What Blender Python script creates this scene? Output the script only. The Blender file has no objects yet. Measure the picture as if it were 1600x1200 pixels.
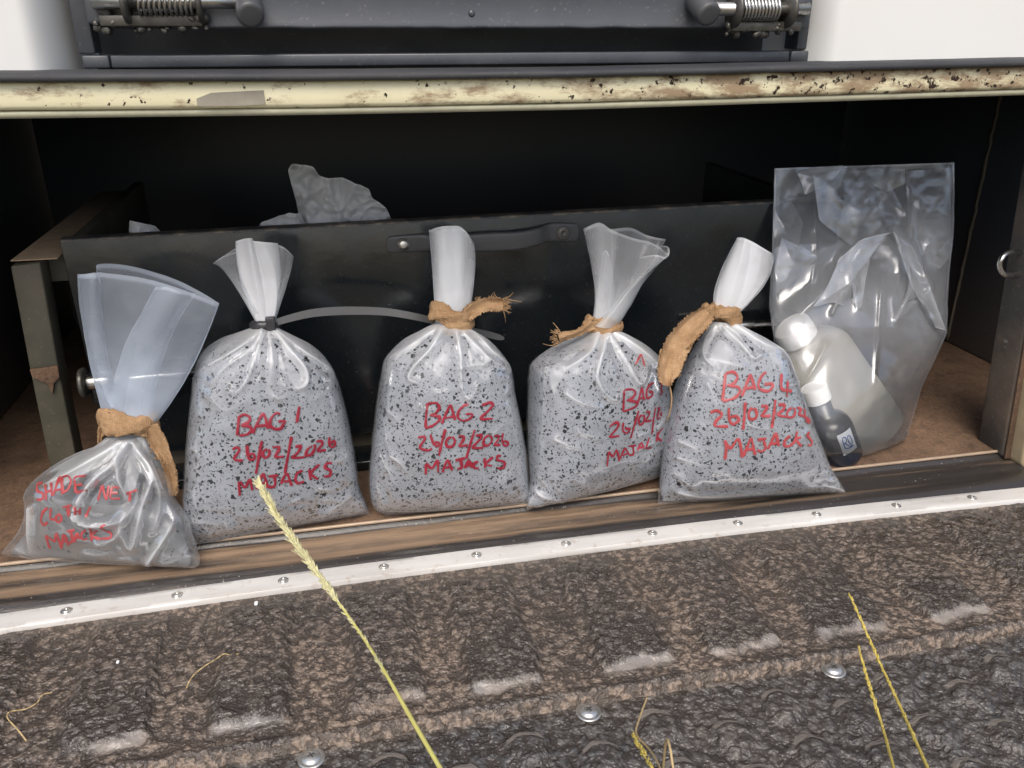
import bpy, bmesh, math, random
import numpy as np
from mathutils import Vector, noise as mnoise
from mathutils.bvhtree import BVHTree

SC = bpy.context.scene
COL = SC.collection
rnd = random.Random(7)

# ------------------------------------------------------------------ camera
F = 1300.0
PITCH, YAW = math.radians(23.3), math.radians(12.1)
CAM = np.array([-0.18, -0.84, 0.60])
cam_d = bpy.data.cameras.new("camera"); cam = bpy.data.objects.new("camera", cam_d); COL.objects.link(cam)
cam.location = CAM.tolist(); cam.rotation_euler = (math.pi/2 - PITCH, 0, -YAW)
cam_d.sensor_width = 36; cam_d.lens = 36*F/1600; cam_d.clip_start = 0.01; cam_d.clip_end = 500
SC.camera = cam

# ------------------------------------------------------------------ light
SUN_EL, SUN_AZ = math.radians(52), math.radians(195)       # behind the camera, high, through thin cloud
w = bpy.data.worlds.new("World"); SC.world = w; w.use_nodes = True
wn = w.node_tree.nodes; bg = wn["Background"]
sky = wn.new("ShaderNodeTexSky"); sky.sky_type = 'NISHITA'; sky.sun_disc = False
sky.sun_elevation = SUN_EL; sky.sun_rotation = SUN_AZ; sky.air_density = 1.0; sky.dust_density = 4.0; sky.ozone_density = 1.0
w.node_tree.links.new(sky.outputs[0], bg.inputs[0]); bg.inputs[1].default_value = 0.15
sd = bpy.data.lights.new("sun", 'SUN'); sd.energy = 1.5; sd.angle = math.radians(35); sd.color = (1.0, 0.95, 0.88)
sun = bpy.data.objects.new("sun", sd); COL.objects.link(sun)
sdir = Vector((math.sin(SUN_AZ)*math.cos(SUN_EL), math.cos(SUN_AZ)*math.cos(SUN_EL), math.sin(SUN_EL)))
sun.rotation_euler = sdir.to_track_quat('Z', 'Y').to_euler(); sun.location = (sdir*5)
SC.view_settings.view_transform = 'Standard'; SC.view_settings.look = 'None'
SC.view_settings.exposure = 0.48; SC.view_settings.gamma = 1
SC.cycles.transparent_max_bounces = 40; SC.cycles.max_bounces = 10
SC.cycles.diffuse_bounces = 5; SC.cycles.glossy_bounces = 4; SC.cycles.transmission_bounces = 8
try:
    SC.cycles.use_denoising = True
except Exception: pass

# ------------------------------------------------------------------ photo geometry helpers
FW = np.array([math.sin(YAW)*math.cos(PITCH), math.cos(YAW)*math.cos(PITCH), -math.sin(PITCH)])
RT = np.array([math.cos(YAW), -math.sin(YAW), 0.0]); UP = np.cross(RT, FW)
def ray(x, y): return FW + RT*((x-800)/F) - UP*((y-600)/F)
def atY(x, y, v): d = ray(x, y); return CAM + d*((v-CAM[1])/d[1])
def atZ(x, y, v=0.0): d = ray(x, y); return CAM + d*((v-CAM[2])/d[2])
def atP(x, y, p0, n): d = ray(x, y); return CAM + d*(np.dot(p0-CAM, n)/np.dot(d, n))
def topx(q):
    v = np.asarray(q) - CAM; dep = v @ FW
    return np.stack([800 + F*(v @ RT)/dep, 600 - F*(v @ UP)/dep], -1)
def nz(p, s=1.0, o=0.0): return mnoise.noise(Vector((p[0]*s+o, p[1]*s+o*1.7, p[2]*s-o)))
def smooth(a, b, x):
    t = min(1.0, max(0.0, (x-a)/(b-a))); return t*t*(3-2*t)
def polyat(pts, t):
    """point on a Catmull-Rom curve through pts, t in 0..1 by index"""
    pts = [np.asarray(p, float) for p in pts]; n = len(pts)-1
    if n == 0: return pts[0]
    s = min(max(t, 0), 1)*n; i = min(int(s), n-1); f = s-i
    p0, p1, p2, p3 = pts[max(i-1, 0)], pts[i], pts[i+1], pts[min(i+2, n)]
    return 0.5*((2*p1) + (p2-p0)*f + (2*p0-5*p1+4*p2-p3)*f*f + (3*p1-p0-3*p2+p3)*f**3)
def linat(pts, t):
    pts = np.asarray(pts, float); n = len(pts)-1; s = min(max(t, 0), 1)*n; i = min(int(s), n-1); f = s-i
    return pts[i]*(1-f)+pts[i+1]*f

# ------------------------------------------------------------------ object helpers
def wloc(o):
    v = np.zeros(3)
    while o is not None: v = v + np.array(o.location); o = o.parent
    return v
def tag(o, label=None, cat=None, group=None, kind=None):
    for k, v in (("label", label), ("category", cat), ("group", group), ("kind", kind)):
        if v: o[k] = v
    return o
def empty(name, loc, label=None, cat=None, group=None):
    o = bpy.data.objects.new(name, None); COL.objects.link(o); o.location = [float(c) for c in loc]; o.empty_display_size = 0.02
    return tag(o, label, cat, group)
def obj(name, geo, mat, parent=None, loc=None, flat=False, attrs=None, sharp=None):
    V, Fc = geo
    V = np.asarray(V, float)
    base = wloc(parent) if parent is not None else np.zeros(3)
    if loc is None: loc = np.zeros(3) if parent is not None else V.mean(0)*0 + [V[:, 0].mean(), V[:, 1].mean(), V[:, 2].min()]
    else: loc = np.asarray(loc, float) - base
    me = bpy.data.meshes.new(name); me.from_pydata((V-base-loc).tolist(), [], [list(map(int, f)) for f in Fc]); me.update()
    if not flat: me.polygons.foreach_set("use_smooth", [True]*len(me.polygons))
    for an, av in (attrs or {}).items():
        a = me.attributes.new(an, 'FLOAT', 'POINT'); a.data.foreach_set("value", np.asarray(av, np.float32))
    me.materials.append(mat)
    o = bpy.data.objects.new(name, me); COL.objects.link(o); o.location = loc.tolist()
    if parent is not None: o.parent = parent
    if sharp:
        me.set_sharp_from_angle(angle=math.radians(sharp))
    return o
class G:
    """collects geometry"""
    def __init__(s): s.V = []; s.F = []
    def add(s, V, Fc):
        b = len(s.V); s.V += [np.asarray(v, float) for v in V]; s.F += [[i+b for i in f] for f in Fc]; return s
    def geo(s): return np.array(s.V), s.F
def grid_faces(nr, nc, closed=False, flip=False):
    out = []
    for i in range(nr-1):
        for j in range(nc if closed else nc-1):
            a, b = i*nc+j, i*nc+(j+1) % nc
            f = [a, b, b+nc, a+nc]; out.append(f[::-1] if flip else f)
    return out
def bevbox(x0, x1, y0, y1, z0, z1, b=0.002, seg=2):
    bm = bmesh.new(); bmesh.ops.create_cube(bm, size=1)
    for v in bm.verts: v.co = ((x0+x1)/2+v.co.x*(x1-x0), (y0+y1)/2+v.co.y*(y1-y0), (z0+z1)/2+v.co.z*(z1-z0))
    if b > 0: bmesh.ops.bevel(bm, geom=bm.edges[:], offset=b, segments=seg, affect='EDGES', profile=0.5)
    V = [list(v.co) for v in bm.verts]; bm.verts.index_update(); Fc = [[v.index for v in f.verts] for f in bm.faces]; bm.free()
    return V, Fc
def prism(front, depth, b=0.002, seg=2):
    """front polygon (world points, seen from -Y, counter-clockwise or not) pushed back by depth along +Y"""
    bm = bmesh.new(); n = len(front)
    a = [bm.verts.new(p) for p in front]; c = [bm.verts.new((p[0], p[1]+depth, p[2])) for p in front]
    bm.faces.new(a); bm.faces.new(c[::-1])
    for i in range(n): bm.faces.new((a[i], c[i], c[(i+1) % n], a[(i+1) % n]))
    bmesh.ops.recalc_face_normals(bm, faces=bm.faces[:])
    if b > 0: bmesh.ops.bevel(bm, geom=bm.edges[:], offset=b, segments=seg, affect='EDGES', profile=0.5)
    V = [list(v.co) for v in bm.verts]; bm.verts.index_update(); Fc = [[v.index for v in f.verts] for f in bm.faces]; bm.free()
    return V, Fc
def prism_px(pts, Y, depth, b=0.002, seg=2): return prism([atY(x, y, Y) for x, y in pts], depth, b, seg)
def tube(pts, r, n=10, caps=True):
    pts = [np.asarray(p, float) for p in pts]; m = len(pts)
    rs = r if hasattr(r, '__len__') else [r]*m
    V, up = [], np.array([0.13, 0.21, 0.97])
    for i in range(m):
        t = pts[min(i+1, m-1)]-pts[max(i-1, 0)]; t = t/(np.linalg.norm(t)+1e-12)
        a = np.cross(t, up); 
        if np.linalg.norm(a) < 0.05: a = np.cross(t, np.array([1.0, 0, 0]))
        a /= np.linalg.norm(a); b2 = np.cross(t, a)
        for k in range(n):
            q = 2*math.pi*k/n; V.append(pts[i]+rs[i]*(a*math.cos(q)+b2*math.sin(q)))
    Fc = grid_faces(m, n, True)
    if caps: Fc += [list(range(n))[::-1], list(range((m-1)*n, m*n))]
    return V, Fc
def lathe(profile, c, axis, n=24, caps=True):
    """profile: (radius, height along axis)"""
    ax = np.asarray(axis, float); ax /= np.linalg.norm(ax)
    a = np.cross(ax, [0.2, 0.1, 0.97] if abs(ax[2]) < 0.9 else [1, 0, 0]); a /= np.linalg.norm(a); b = np.cross(ax, a)
    V = [np.asarray(c)+ax*h+r*(a*math.cos(2*math.pi*k/n)+b*math.sin(2*math.pi*k/n)) for r, h in profile for k in range(n)]
    Fc = grid_faces(len(profile), n, True)
    if caps: Fc += [list(range(n))[::-1], list(range((len(profile)-1)*n, len(profile)*n))]
    return V, Fc
def sweep(profile, xs, dy=lambda x: 0, dz=lambda x: 0, wob=0.0, s=20):
    V = []
    for x in xs:
        for (y, z) in profile:
            k = wob*nz((x, y, z), s) if wob else 0
            V.append((x, y+dy(x)+k, z+dz(x)+k))
    return V, grid_faces(len(xs), len(profile), flip=True)

# ------------------------------------------------------------------ materials
class M:
    def __init__(s, name):
        s.m = bpy.data.materials.new(name); s.m.use_nodes = True; s.t = s.m.node_tree
        s.N = s.t.nodes; s.N.clear(); s.out = s.N.new("ShaderNodeOutputMaterial")
        s.co = s.N.new("ShaderNodeTexCoord").outputs["Object"]
    def n(s, typ, **kw):
        o = s.N.new("ShaderNode"+typ)
        for k, v in kw.items():
            if k in ("op", "bt", "feature", "distance", "dims", "mode", "normalize", "attr", "wave", "dir"):
                pn = {"op": "operation", "bt": "blend_type", "feature": "feature", "distance": "distance", "dims": "voronoi_dimensions",
                      "mode": "data_type", "normalize": "normalize", "attr": "attribute_name", "wave": "wave_type", "dir": "bands_direction"}[k]
                setattr(o, pn, v); continue
            k = int(k[1:]) if k[0] == "i" and k[1:].isdigit() else k.replace("_", " ")
            s.put(o.inputs[k], v)
        return o
    def put(s, sock, v):
        if isinstance(v, bpy.types.NodeSocket): s.t.links.new(v, sock)
        elif isinstance(v, tuple) and len(v) == 3 and sock.type == 'RGBA': sock.default_value = (*v, 1)
        else: sock.default_value = v
    def math(s, op, a, b=0.0, clamp=False):
        o = s.n("Math", op=op, i0=a, i1=b); o.use_clamp = clamp; return o.outputs[0]
    def mix(s, f, a, b, bt='MIX'):
        o = s.N.new("ShaderNodeMix"); o.data_type = 'RGBA'; o.blend_type = bt
        s.put(o.inputs[0], f); s.put(o.inputs[6], a); s.put(o.inputs[7], b); return o.outputs[2]
    def ramp(s, v, lo, hi, a=0.0, b=1.0):
        o = s.n("MapRange", Value=v, From_Min=lo, From_Max=hi, To_Min=a, To_Max=b); o.clamp = True; return o.outputs[0]
    def noise(s, scale, detail=3, rough=0.5, co=None, dist=0.0):
        o = s.n("TexNoise", Vector=co or s.co, Scale=scale, Detail=detail, Roughness=rough, Distortion=dist); return o.outputs[0]
    def mapv(s, sc=(1, 1, 1), loc=(0, 0, 0), co=None):
        o = s.n("Mapping", Vector=co or s.co); o.inputs[1].default_value = loc; o.inputs[3].default_value = sc; return o.outputs[0]
    def vor(s, scale, co=None, feature='F1', out=0, rnd_=1.0):
        o = s.n("TexVoronoi", feature=feature, Vector=co or s.co, Scale=scale, Randomness=rnd_); return o.outputs[out]
    def attr(s, name): return s.n("Attribute", attr=name).outputs["Fac"]
    def bump(s, h, strength=0.3, dist=0.002, normal=None):
        o = s.n("Bump", Height=h, Strength=strength, Distance=dist)
        if normal is not None: s.put(o.inputs["Normal"], normal)
        return o.outputs[0]
    def pbr(s, color, rough=0.5, metal=0.0, normal=None, spec=0.5, coat=0.0, trans=0.0):
        b = s.n("BsdfPrincipled"); s.put(b.inputs["Base Color"], color); s.put(b.inputs["Roughness"], rough); s.put(b.inputs["Metallic"], metal)
        s.put(b.inputs["Specular IOR Level"], spec); s.put(b.inputs["Coat Weight"], coat)
        if normal is not None: s.put(b.inputs["Normal"], normal)
        return b.outputs[0]
    def done(s, sh): s.t.links.new(sh, s.out.inputs[0]); return s.m
    def sepz(s): return s.n("SeparateXYZ", i0=s.co).outputs

def black_paint(name, base=(0.012, 0.013, 0.016), rough=0.35, dust=0.5, dustcol=(0.10, 0.085, 0.065), spec=0.5, scr=0.5):
    m = M(name)
    d = m.math('MULTIPLY', m.ramp(m.noise(7, 6, 0.65), 0.42, 0.75), dust)
    fine = m.ramp(m.noise(260, 2), 0.66, 0.72)
    sc = m.math('MULTIPLY', fine, scr)
    c = m.mix(d, base, dustcol); c = m.mix(m.math('MULTIPLY', sc, 0.45), c, (0.22, 0.21, 0.2))
    if scr > 0.3:
        st = m.math('MULTIPLY', m.ramp(m.noise(55, 3, 0.6, m.mapv((1, 1, 1.6))), 0.70, 0.76), m.ramp(m.noise(6, 2), 0.45, 0.6)); c = m.mix(m.math('MULTIPLY', st, 0.35*scr*2), c, (0.25, 0.25, 0.24))
    r = m.math('ADD', m.ramp(m.noise(18, 4), 0.3, 0.7, rough-0.08, rough+0.12), m.math('MULTIPLY', d, 0.4), True)
    return m.done(m.pbr(c, r, 0, m.bump(m.noise(45, 5, 0.6), 0.12, 0.002), spec))
MAT = {}
MAT['drawer'] = black_paint("drawer black paint", (0.008, 0.0105, 0.0135), 0.15, 0.15, (0.045, 0.05, 0.035), 0.5, 0.35)
MAT['cab'] = black_paint("cabinet black paint", (0.038, 0.043, 0.053), 0.34, 0.4, (0.085, 0.09, 0.10), 0.7, 0.6)
MAT['frame'] = black_paint("dusty frame paint", (0.060, 0.058, 0.043), 0.5, 0.75, (0.15, 0.12, 0.085), 0.4, 0.9)
MAT['handle'] = black_paint("handle plastic", (0.06, 0.062, 0.066), 0.38, 0.25, (0.09, 0.09, 0.09), 0.5, 0.15)
MAT['rubber'] = black_paint("rubber", (0.026, 0.028, 0.032), 0.65, 0.5, (0.09, 0.085, 0.08), 0.5, 0.25)
def wall_mat(name="load bay paint", base=(0.022, 0.028, 0.036)):
    m = M(name); z = m.sepz()[2]
    k = m.math('MULTIPLY', m.ramp(z, 0.02, 0.42, 1, 0), m.ramp(m.noise(5, 6, 0.7), 0.25, 0.7, 0.35, 1.0))
    k = m.math('POWER', k, 1.15)
    gr = m.ramp(m.noise(190, 3, 0.7), 0.3, 0.75)
    dustc = m.mix(gr, (0.085, 0.058, 0.038), (0.19, 0.125, 0.082))
    c = m.mix(k, base, dustc)
    return m.done(m.pbr(c, m.ramp(k, 0, 1, 0.42, 0.9), 0, m.bump(m.noise(120, 4), 0.15, 0.001), 0.4))
MAT['wall'] = wall_mat()  # base raised and blued to put lens veil into the dark bay
MAT['wall2'] = wall_mat("glare-lifted load bay paint", (0.05, 0.06, 0.075))  # same paint, lighter and bluer: glare on the side walls put into colour
def floor_mat():
    m = M("dusty load floor")
    n1 = m.ramp(m.noise(9, 6, 0.7), 0.3, 0.7); gr = m.ramp(m.noise(220, 3, 0.7), 0.3, 0.75)
    c = m.mix(n1, (0.11, 0.068, 0.043), (0.23, 0.145, 0.092)); c = m.mix(m.math('MULTIPLY', gr, 0.75), c, (0.06, 0.04, 0.03)); c = m.mix(m.ramp(m.noise(38, 8, 0.75), 0.50, 0.68, 0, 0.7), c, (0.045, 0.034, 0.028)); c = m.mix(m.ramp(m.noise(170, 2), 0.68, 0.73, 0, 0.6), c, (0.02, 0.017, 0.015))
    return m.done(m.pbr(c, 0.9, 0, m.bump(m.noise(260, 4), 0.3, 0.0015), 0.2))
MAT['floor'] = floor_mat()
def cream_mat():
    m = M("rusty cream paint"); xyz = m.sepz()
    side = m.ramp(xyz[0], -0.15, 0.35)
    low = m.ramp(xyz[2], 0.534, 0.552)
    st = m.mapv((1, 1, 0.55)); band = m.noise(38, 6, 0.7, m.mapv((0.6, 1, 1.5)))
    rust = m.math('MULTIPLY', m.ramp(m.math('ADD', band, m.math('ADD', m.math('MULTIPLY', low, 0.13), m.math('MULTIPLY', side, 0.14))), 0.655, 0.80), 0.75)
    chips = m.ramp(m.math('ADD', m.noise(95, 5, 0.65), m.math('MULTIPLY', side, 0.075)), 0.64, 0.66)
    fine = m.ramp(m.noise(60, 6, 0.75, m.mapv((0.25, 1, 3))), 0.60, 0.68)
    c = m.mix(m.noise(20, 3), (0.70, 0.65, 0.42), (0.82, 0.77, 0.55))
    c = m.mix(m.math('MULTIPLY', fine, 0.35), c, (0.33, 0.24, 0.13))
    c = m.mix(rust, c, (0.20, 0.10, 0.05)); c = m.mix(chips, c, (0.035, 0.02, 0.014))
    h = m.math('SUBTRACT', 1.0, m.math('ADD', chips, m.math('MULTIPLY', rust, 0.3)))
    return m.done(m.pbr(c, m.ramp(m.math('ADD', rust, chips), 0, 1, 0.38, 0.85), 0, m.bump(h, 0.5, 0.001), 0.4))
MAT['cream'] = cream_mat()
def simple(name, col, rough, metal=0, bs=60, b=0.1, var=0.25, spec=0.5):
    m = M(name); v = m.noise(bs, 4)
    c = m.mix(v, tuple(x*(1-var) for x in col), tuple(min(1, x*(1+var)) for x in col))
    return m.done(m.pbr(c, m.ramp(m.noise(bs*0.6, 3), 0.3, 0.7, max(0.04, rough-0.08), rough+0.08), metal, m.bump(v, b, 0.001), spec))
MAT['creamlip'] = simple("grey cream flange", (0.40, 0.39, 0.28), 0.45)
MAT['white'] = simple("white body paint", (0.63, 0.635, 0.62), 0.35, 0, 14, 0.03, 0.03)
MAT['steel'] = simple("worn steel", (0.55, 0.54, 0.52), 0.28, 1.0, 70, 0.15, 0.25)
MAT['dark_steel'] = simple("grimy steel", (0.10, 0.095, 0.085), 0.42, 0.6, 90, 0.6, 0.6)
MAT['screw'] = simple("zinc screw", (0.62, 0.60, 0.55), 0.33, 0.9, 120, 0.1, 0.2)
MAT['patch'] = simple("grey filler patch", (0.27, 0.25, 0.20), 0.7, 0, 80, 0.3, 0.25)
MAT['capwhite'] = simple("white cap plastic", (0.80, 0.80, 0.78), 0.35, 0, 40, 0.02, 0.03)
MAT['ink'] = simple("red marker ink", (0.23, 0.012, 0.028), 0.4, 0, 150, 0.05, 0.3)
MAT['inkpale'] = simple("pale red marker ink", (0.33, 0.05, 0.055), 0.4, 0, 150, 0.05, 0.35)
MAT['blueink'] = simple("blue print", (0.03, 0.12, 0.45), 0.5)
MAT['label'] = simple("white paper label", (0.72, 0.76, 0.80), 0.5, 0, 60, 0.03, 0.04)
MAT['bottle'] = simple("dark bottle", (0.012, 0.014, 0.022), 0.18, 0, 30, 0.03, 0.2)
MAT['tie_plastic'] = simple("black cable tie plastic", (0.03, 0.03, 0.033), 0.35)
def strap_mat():
    m = M("ribbed cable tie strap"); a = m.attr("along")
    wv = m.math('SINE', m.math('MULTIPLY', a, 2600.0))
    return m.done(m.pbr((0.115, 0.118, 0.12), 0.38, 0, m.bump(wv, 0.25, 0.0005), 0.6))
MAT['strap'] = strap_mat()
def alu_mat():
    m = M("painted strip"); st = m.noise(30, 5, 0.6, m.mapv((0.15, 1, 1)))
    c = m.mix(m.ramp(st, 0.35, 0.7), (0.66, 0.65, 0.62), (0.50, 0.475, 0.44))
    c = m.mix(m.ramp(m.noise(70, 5, 0.7), 0.58, 0.70, 0, 0.55), c, (0.34, 0.25, 0.17))
    return m.done(m.pbr(c, 0.42, 0.15, m.bump(st, 0.08, 0.001), 0.5))
MAT['strip'] = alu_mat()
def sill_mat():
    m = M("dirty sill trim"); y = m.sepz()[1]
    st = m.noise(16, 6, 0.65, m.mapv((0.12, 2.2, 1)))
    st2 = m.noise(60, 5, 0.7, m.mapv((0.3, 1.5, 1)))
    d = m.ramp(m.math('ADD', m.math('ADD', st, m.math('MULTIPLY', m.attr("dust"), 0.42)), m.math('MULTIPLY', st2, 0.18)), 0.66, 0.95)
    c = m.mix(d, (0.032, 0.028, 0.026), m.mix(st2, (0.20, 0.135, 0.085), (0.34, 0.235, 0.15)))
    c = m.mix(m.ramp(m.noise(300, 2), 0.71, 0.74, 0, 0.7), c, (0.4, 0.36, 0.3))
    return m.done(m.pbr(c, m.ramp(d, 0, 1, 0.33, 0.75), 0, m.bump(m.math('ADD', st2, m.noise(200, 3)), 0.25, 0.0012), 0.5))
MAT['sill'] = sill_mat()
def liner_mat(name, dark, dust, polish, sc=1.0):
    m = M(name)
    d0 = m.noise(7, 6, 0.7); d1 = m.noise(45, 5, 0.7)
    k = m.ramp(m.math('ADD', m.math('ADD', m.math('MULTIPLY', d0, 0.9), m.math('MULTIPLY', d1, 0.4)), m.math('MULTIPLY', m.attr("dust"), 0.5)), 0.45, 1.05)
    dn = m.n("TexNoise", Vector=m.co, Scale=120, Detail=3)
    wob = m.n("VectorMath", op='SCALE', i0=m.n("VectorMath", op='SUBTRACT', i0=dn.outputs[1], i1=(0.5, 0.5, 0.5)).outputs[0]); wob.inputs["Scale"].default_value = 0.006
    cw = m.n("VectorMath", op='ADD', i0=m.co, i1=wob.outputs[0]).outputs[0]
    def domes(scale):
        v = m.n("TexVoronoi", feature='SMOOTH_F1', Vector=cw, Scale=scale, Smoothness=0.7); return m.math('SUBTRACT', 1.0, m.math('MULTIPLY', v.outputs["Distance"], 1.25), True)
    b1_, b2_ = domes(115*sc), domes(300*sc)
    crev = m.ramp(m.math('ADD', m.math('MULTIPLY', b1_, 0.6), m.math('MULTIPLY', b2_, 0.4)), 0.36, 0.56, 1, 0)
    c = m.mix(k, dark, dust); c = m.mix(m.math('MULTIPLY', crev, 0.80), c, m.mix(d1, (0.012, 0.010, 0.009), (0.05, 0.036, 0.026)))
    tip = m.math('MULTIPLY', m.ramp(b2_, 0.66, 0.80), m.ramp(d1, 0.35, 0.65, 0.0, 0.5)); c = m.mix(tip, c, (0.23, 0.205, 0.18))
    worn_pale = m.math('MULTIPLY', m.ramp(m.math('ADD', m.attr("worn_pale"), m.math('MULTIPLY', m.math('SUBTRACT', d1, 0.5), 1.3)), 0.34, 0.72), 0.8)
    c = m.mix(worn_pale, c, m.mix(k, polish, dust))
    h = m.math('ADD', m.math('MULTIPLY', b1_, 1.0), m.math('MULTIPLY', b2_, 0.45)); h = m.math('ADD', h, m.math('MULTIPLY', m.noise(520, 2, 0.6), 0.35))
    h = m.math('MULTIPLY', h, m.ramp(worn_pale, 0, 0.8, 1, 0.2))
    r = m.ramp(m.math('ADD', k, m.noise(90, 3)), 0.5, 1.4, 0.22, 0.5)
    return m.done(m.pbr(c, r, 0, m.bump(h, 0.9, 0.0038), 0.6))
MAT['liner'] = liner_mat("dusty bed liner", (0.098, 0.083, 0.071), (0.22, 0.166, 0.124), (0.24, 0.225, 0.21))
MAT['liner_low'] = liner_mat("dark bed liner", (0.072, 0.070, 0.068), (0.165, 0.138, 0.112), (0.25, 0.22, 0.19), 0.85)
def film_mat(name, tint=(0.88, 0.90, 0.925), gl=0.30, rough=0.22, bumpk=0.08, scale=1.0, glo=0.004):
    m = M(name); hz = m.attr("haze")
    nrm = m.bump(m.math('ADD', m.noise(55, 4, 0.5, None, 0.8), m.math('MULTIPLY', m.noise(14, 3), 1.5)), bumpk, 0.004)
    tr = m.n("BsdfTransparent"); tr.inputs[0].default_value = (0.98, 0.985, 0.99, 1)
    df = m.n("BsdfDiffuse", Color=tint, Normal=nrm); tl = m.n("BsdfTranslucent", Color=tint)
    hs = m.n("MixShader", i0=0.38, i1=df.outputs[0], i2=tl.outputs[0])
    lw = m.n("LayerWeight", Blend=0.35, Normal=nrm)
    f = m.math('ADD', hz, m.math('MULTIPLY', m.math('POWER', lw.outputs["Facing"], 3.0), m.math('ADD', 0.18, hz)), True)
    mx = m.n("MixShader", i0=f, i1=tr.outputs[0], i2=hs.outputs[0])
    g = m.n("BsdfGlossy", Color=(0.95, 0.97, 1.0), Roughness=rough, Normal=nrm)
    fr = m.n("Fresnel", IOR=1.5, Normal=nrm)
    gf = m.math('ADD', m.math('MULTIPLY', fr.outputs[0], gl), glo, True)
    m2 = m.n("MixShader", i0=gf, i1=mx.outputs[0], i2=g.outputs[0])
    return m.done(m2.outputs[0])
MAT['film'] = film_mat("clear polythene film")
MAT['film_blue'] = film_mat("bluish polythene film", (0.70, 0.78, 0.90))
MAT['film_clear'] = film_mat("glossy clear polythene", (0.78, 0.81, 0.86), 0.9, 0.19, 0.03, 1.0, 0.06)
MAT['film_dull'] = film_mat("crumpled milky polythene", (0.93, 0.94, 0.96), 0.5, 0.3, 0.1)
def content_mat(name, pale, density=1.0):
    m = M(name)
    off = m.n("ObjectInfo").outputs["Random"]
    ofv = m.n("CombineXYZ", i0=m.math('MULTIPLY', off, 7.0), i1=m.math('MULTIPLY', off, 3.0), i2=0.0).outputs[0]
    co = m.n("VectorMath", op='ADD', i0=m.co, i1=ofv).outputs[0]
    dn = m.n("TexNoise", Vector=co, Scale=130, Detail=2)
    wob = m.n("VectorMath", op='SCALE', i0=m.n("VectorMath", op='SUBTRACT', i0=dn.outputs[1], i1=(0.5, 0.5, 0.5)).outputs[0]); wob.inputs["Scale"].default_value = 0.009
    cw = m.n("VectorMath", op='ADD', i0=co, i1=wob.outputs[0]).outputs[0]
    clump = m.noise(26, 3, 0.5, co)
    z = m.attr("height")
    def layer(scale, lo, hi, cut):
        v = m.n("TexVoronoi", feature='F1', Vector=cw, Scale=scale)
        r = m.n("SeparateColor", i0=v.outputs["Color"]).outputs
        size = m.ramp(r[0], 0, 1, lo, hi)
        keep = m.math('GREATER_THAN', m.math('ADD', m.math('ADD', r[1], m.math('MULTIPLY', m.math('SUBTRACT', clump, 0.5), 0.55)), m.math('MULTIPLY', z, -0.35)), cut)
        inside = m.ramp(m.math('SUBTRACT', size, v.outputs["Distance"]), -0.01, 0.02)
        return m.math('MULTIPLY', inside, keep)
    a = layer(125, 0.12, 0.36, 0.28/density); b = layer(215, 0.14, 0.41, 0.27/density); b2 = layer(360, 0.16, 0.42, 0.45/density)
    fl = m.math('MAXIMUM', m.math('MAXIMUM', a, b), m.math('MULTIPLY', b2, 0.8))
    g1 = m.ramp(m.noise(320, 3, 0.7, co), 0.3, 0.7); g2 = m.ramp(m.noise(11, 4, 0.6, co), 0.3, 0.7)
    c = m.mix(g1, tuple(x*0.70 for x in pale), pale); g3 = m.ramp(m.noise(34, 5, 0.7, co), 0.35, 0.7)
    c = m.mix(m.math('MULTIPLY', g2, 0.55), c, tuple(x*0.66 for x in pale)); c = m.mix(m.math('MULTIPLY', g3, 0.4), c, tuple(min(1, x*1.35) for x in pale))
    c = m.mix(fl, c, (0.004, 0.0045, 0.006))
    return m.done(m.pbr(c, 0.55, 0, m.bump(m.math('ADD', g1, m.math('MULTIPLY', fl, 1.0)), 0.2, 0.001), 0.35))
MAT['contents'] = content_mat("pale granules with black flecks", (0.262, 0.276, 0.302), 1.35)
MAT['cloth'] = content_mat("grey shade cloth", (0.14, 0.145, 0.15), 0.36)
def burlap_mat():
    m = M("brown cloth strip")
    wv = m.math('MAXIMUM', m.n("TexWave", Vector=m.co, Scale=150, Distortion=3.0, Detail=2).outputs[1], m.n("TexWave", dir='Z', Vector=m.co, Scale=150, Distortion=3.0, Detail=2).outputs[1])
    v = m.noise(40, 5, 0.65); f = m.noise(300, 3, 0.7)
    c = m.mix(m.ramp(v, 0.3, 0.7), (0.245, 0.145, 0.075), (0.42, 0.275, 0.155)); c = m.mix(m.ramp(wv, 0.3, 0.95, 0.2, 0), c, (0.14, 0.078, 0.038)); c = m.mix(m.ramp(f, 0.55, 0.7, 0, 0.4), c, (0.55, 0.40, 0.25))
    return m.done(m.pbr(c, 0.95, 0, m.bump(m.math('ADD', m.math('MULTIPLY', wv, 0.5), f), 0.6, 0.0014), 0.1))
MAT['burlap'] = burlap_mat()
def jug_mat():
    m = M("milky jug plastic")
    tl = m.n("BsdfTranslucent", Color=(0.60, 0.575, 0.50)); b = m.pbr((0.47, 0.45, 0.395), 0.55, 0, None, 0.2)
    mx = m.n("MixShader", i0=0.35, i1=b, i2=tl.outputs[0]); return m.done(mx.outputs[0])
MAT['jug'] = jug_mat()
MAT['stalk'] = simple("green yellow stalk", (0.50, 0.46, 0.14), 0.5, 0, 30, 0.05, 0.2)
MAT['seed'] = simple("pale seed husk", (0.50, 0.47, 0.26), 0.7, 0, 130, 0.2, 0.4)
MAT['straw'] = simple("dry straw", (0.42, 0.31, 0.15), 0.7, 0, 60, 0.1, 0.3)
MAT['yellow'] = simple("yellow stalk", (0.46, 0.36, 0.08), 0.6, 0, 60, 0.1, 0.3)
MAT['ground'] = simple("dry ground", (0.12, 0.10, 0.06), 0.95, 0, 6, 0.3, 0.5)

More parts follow.
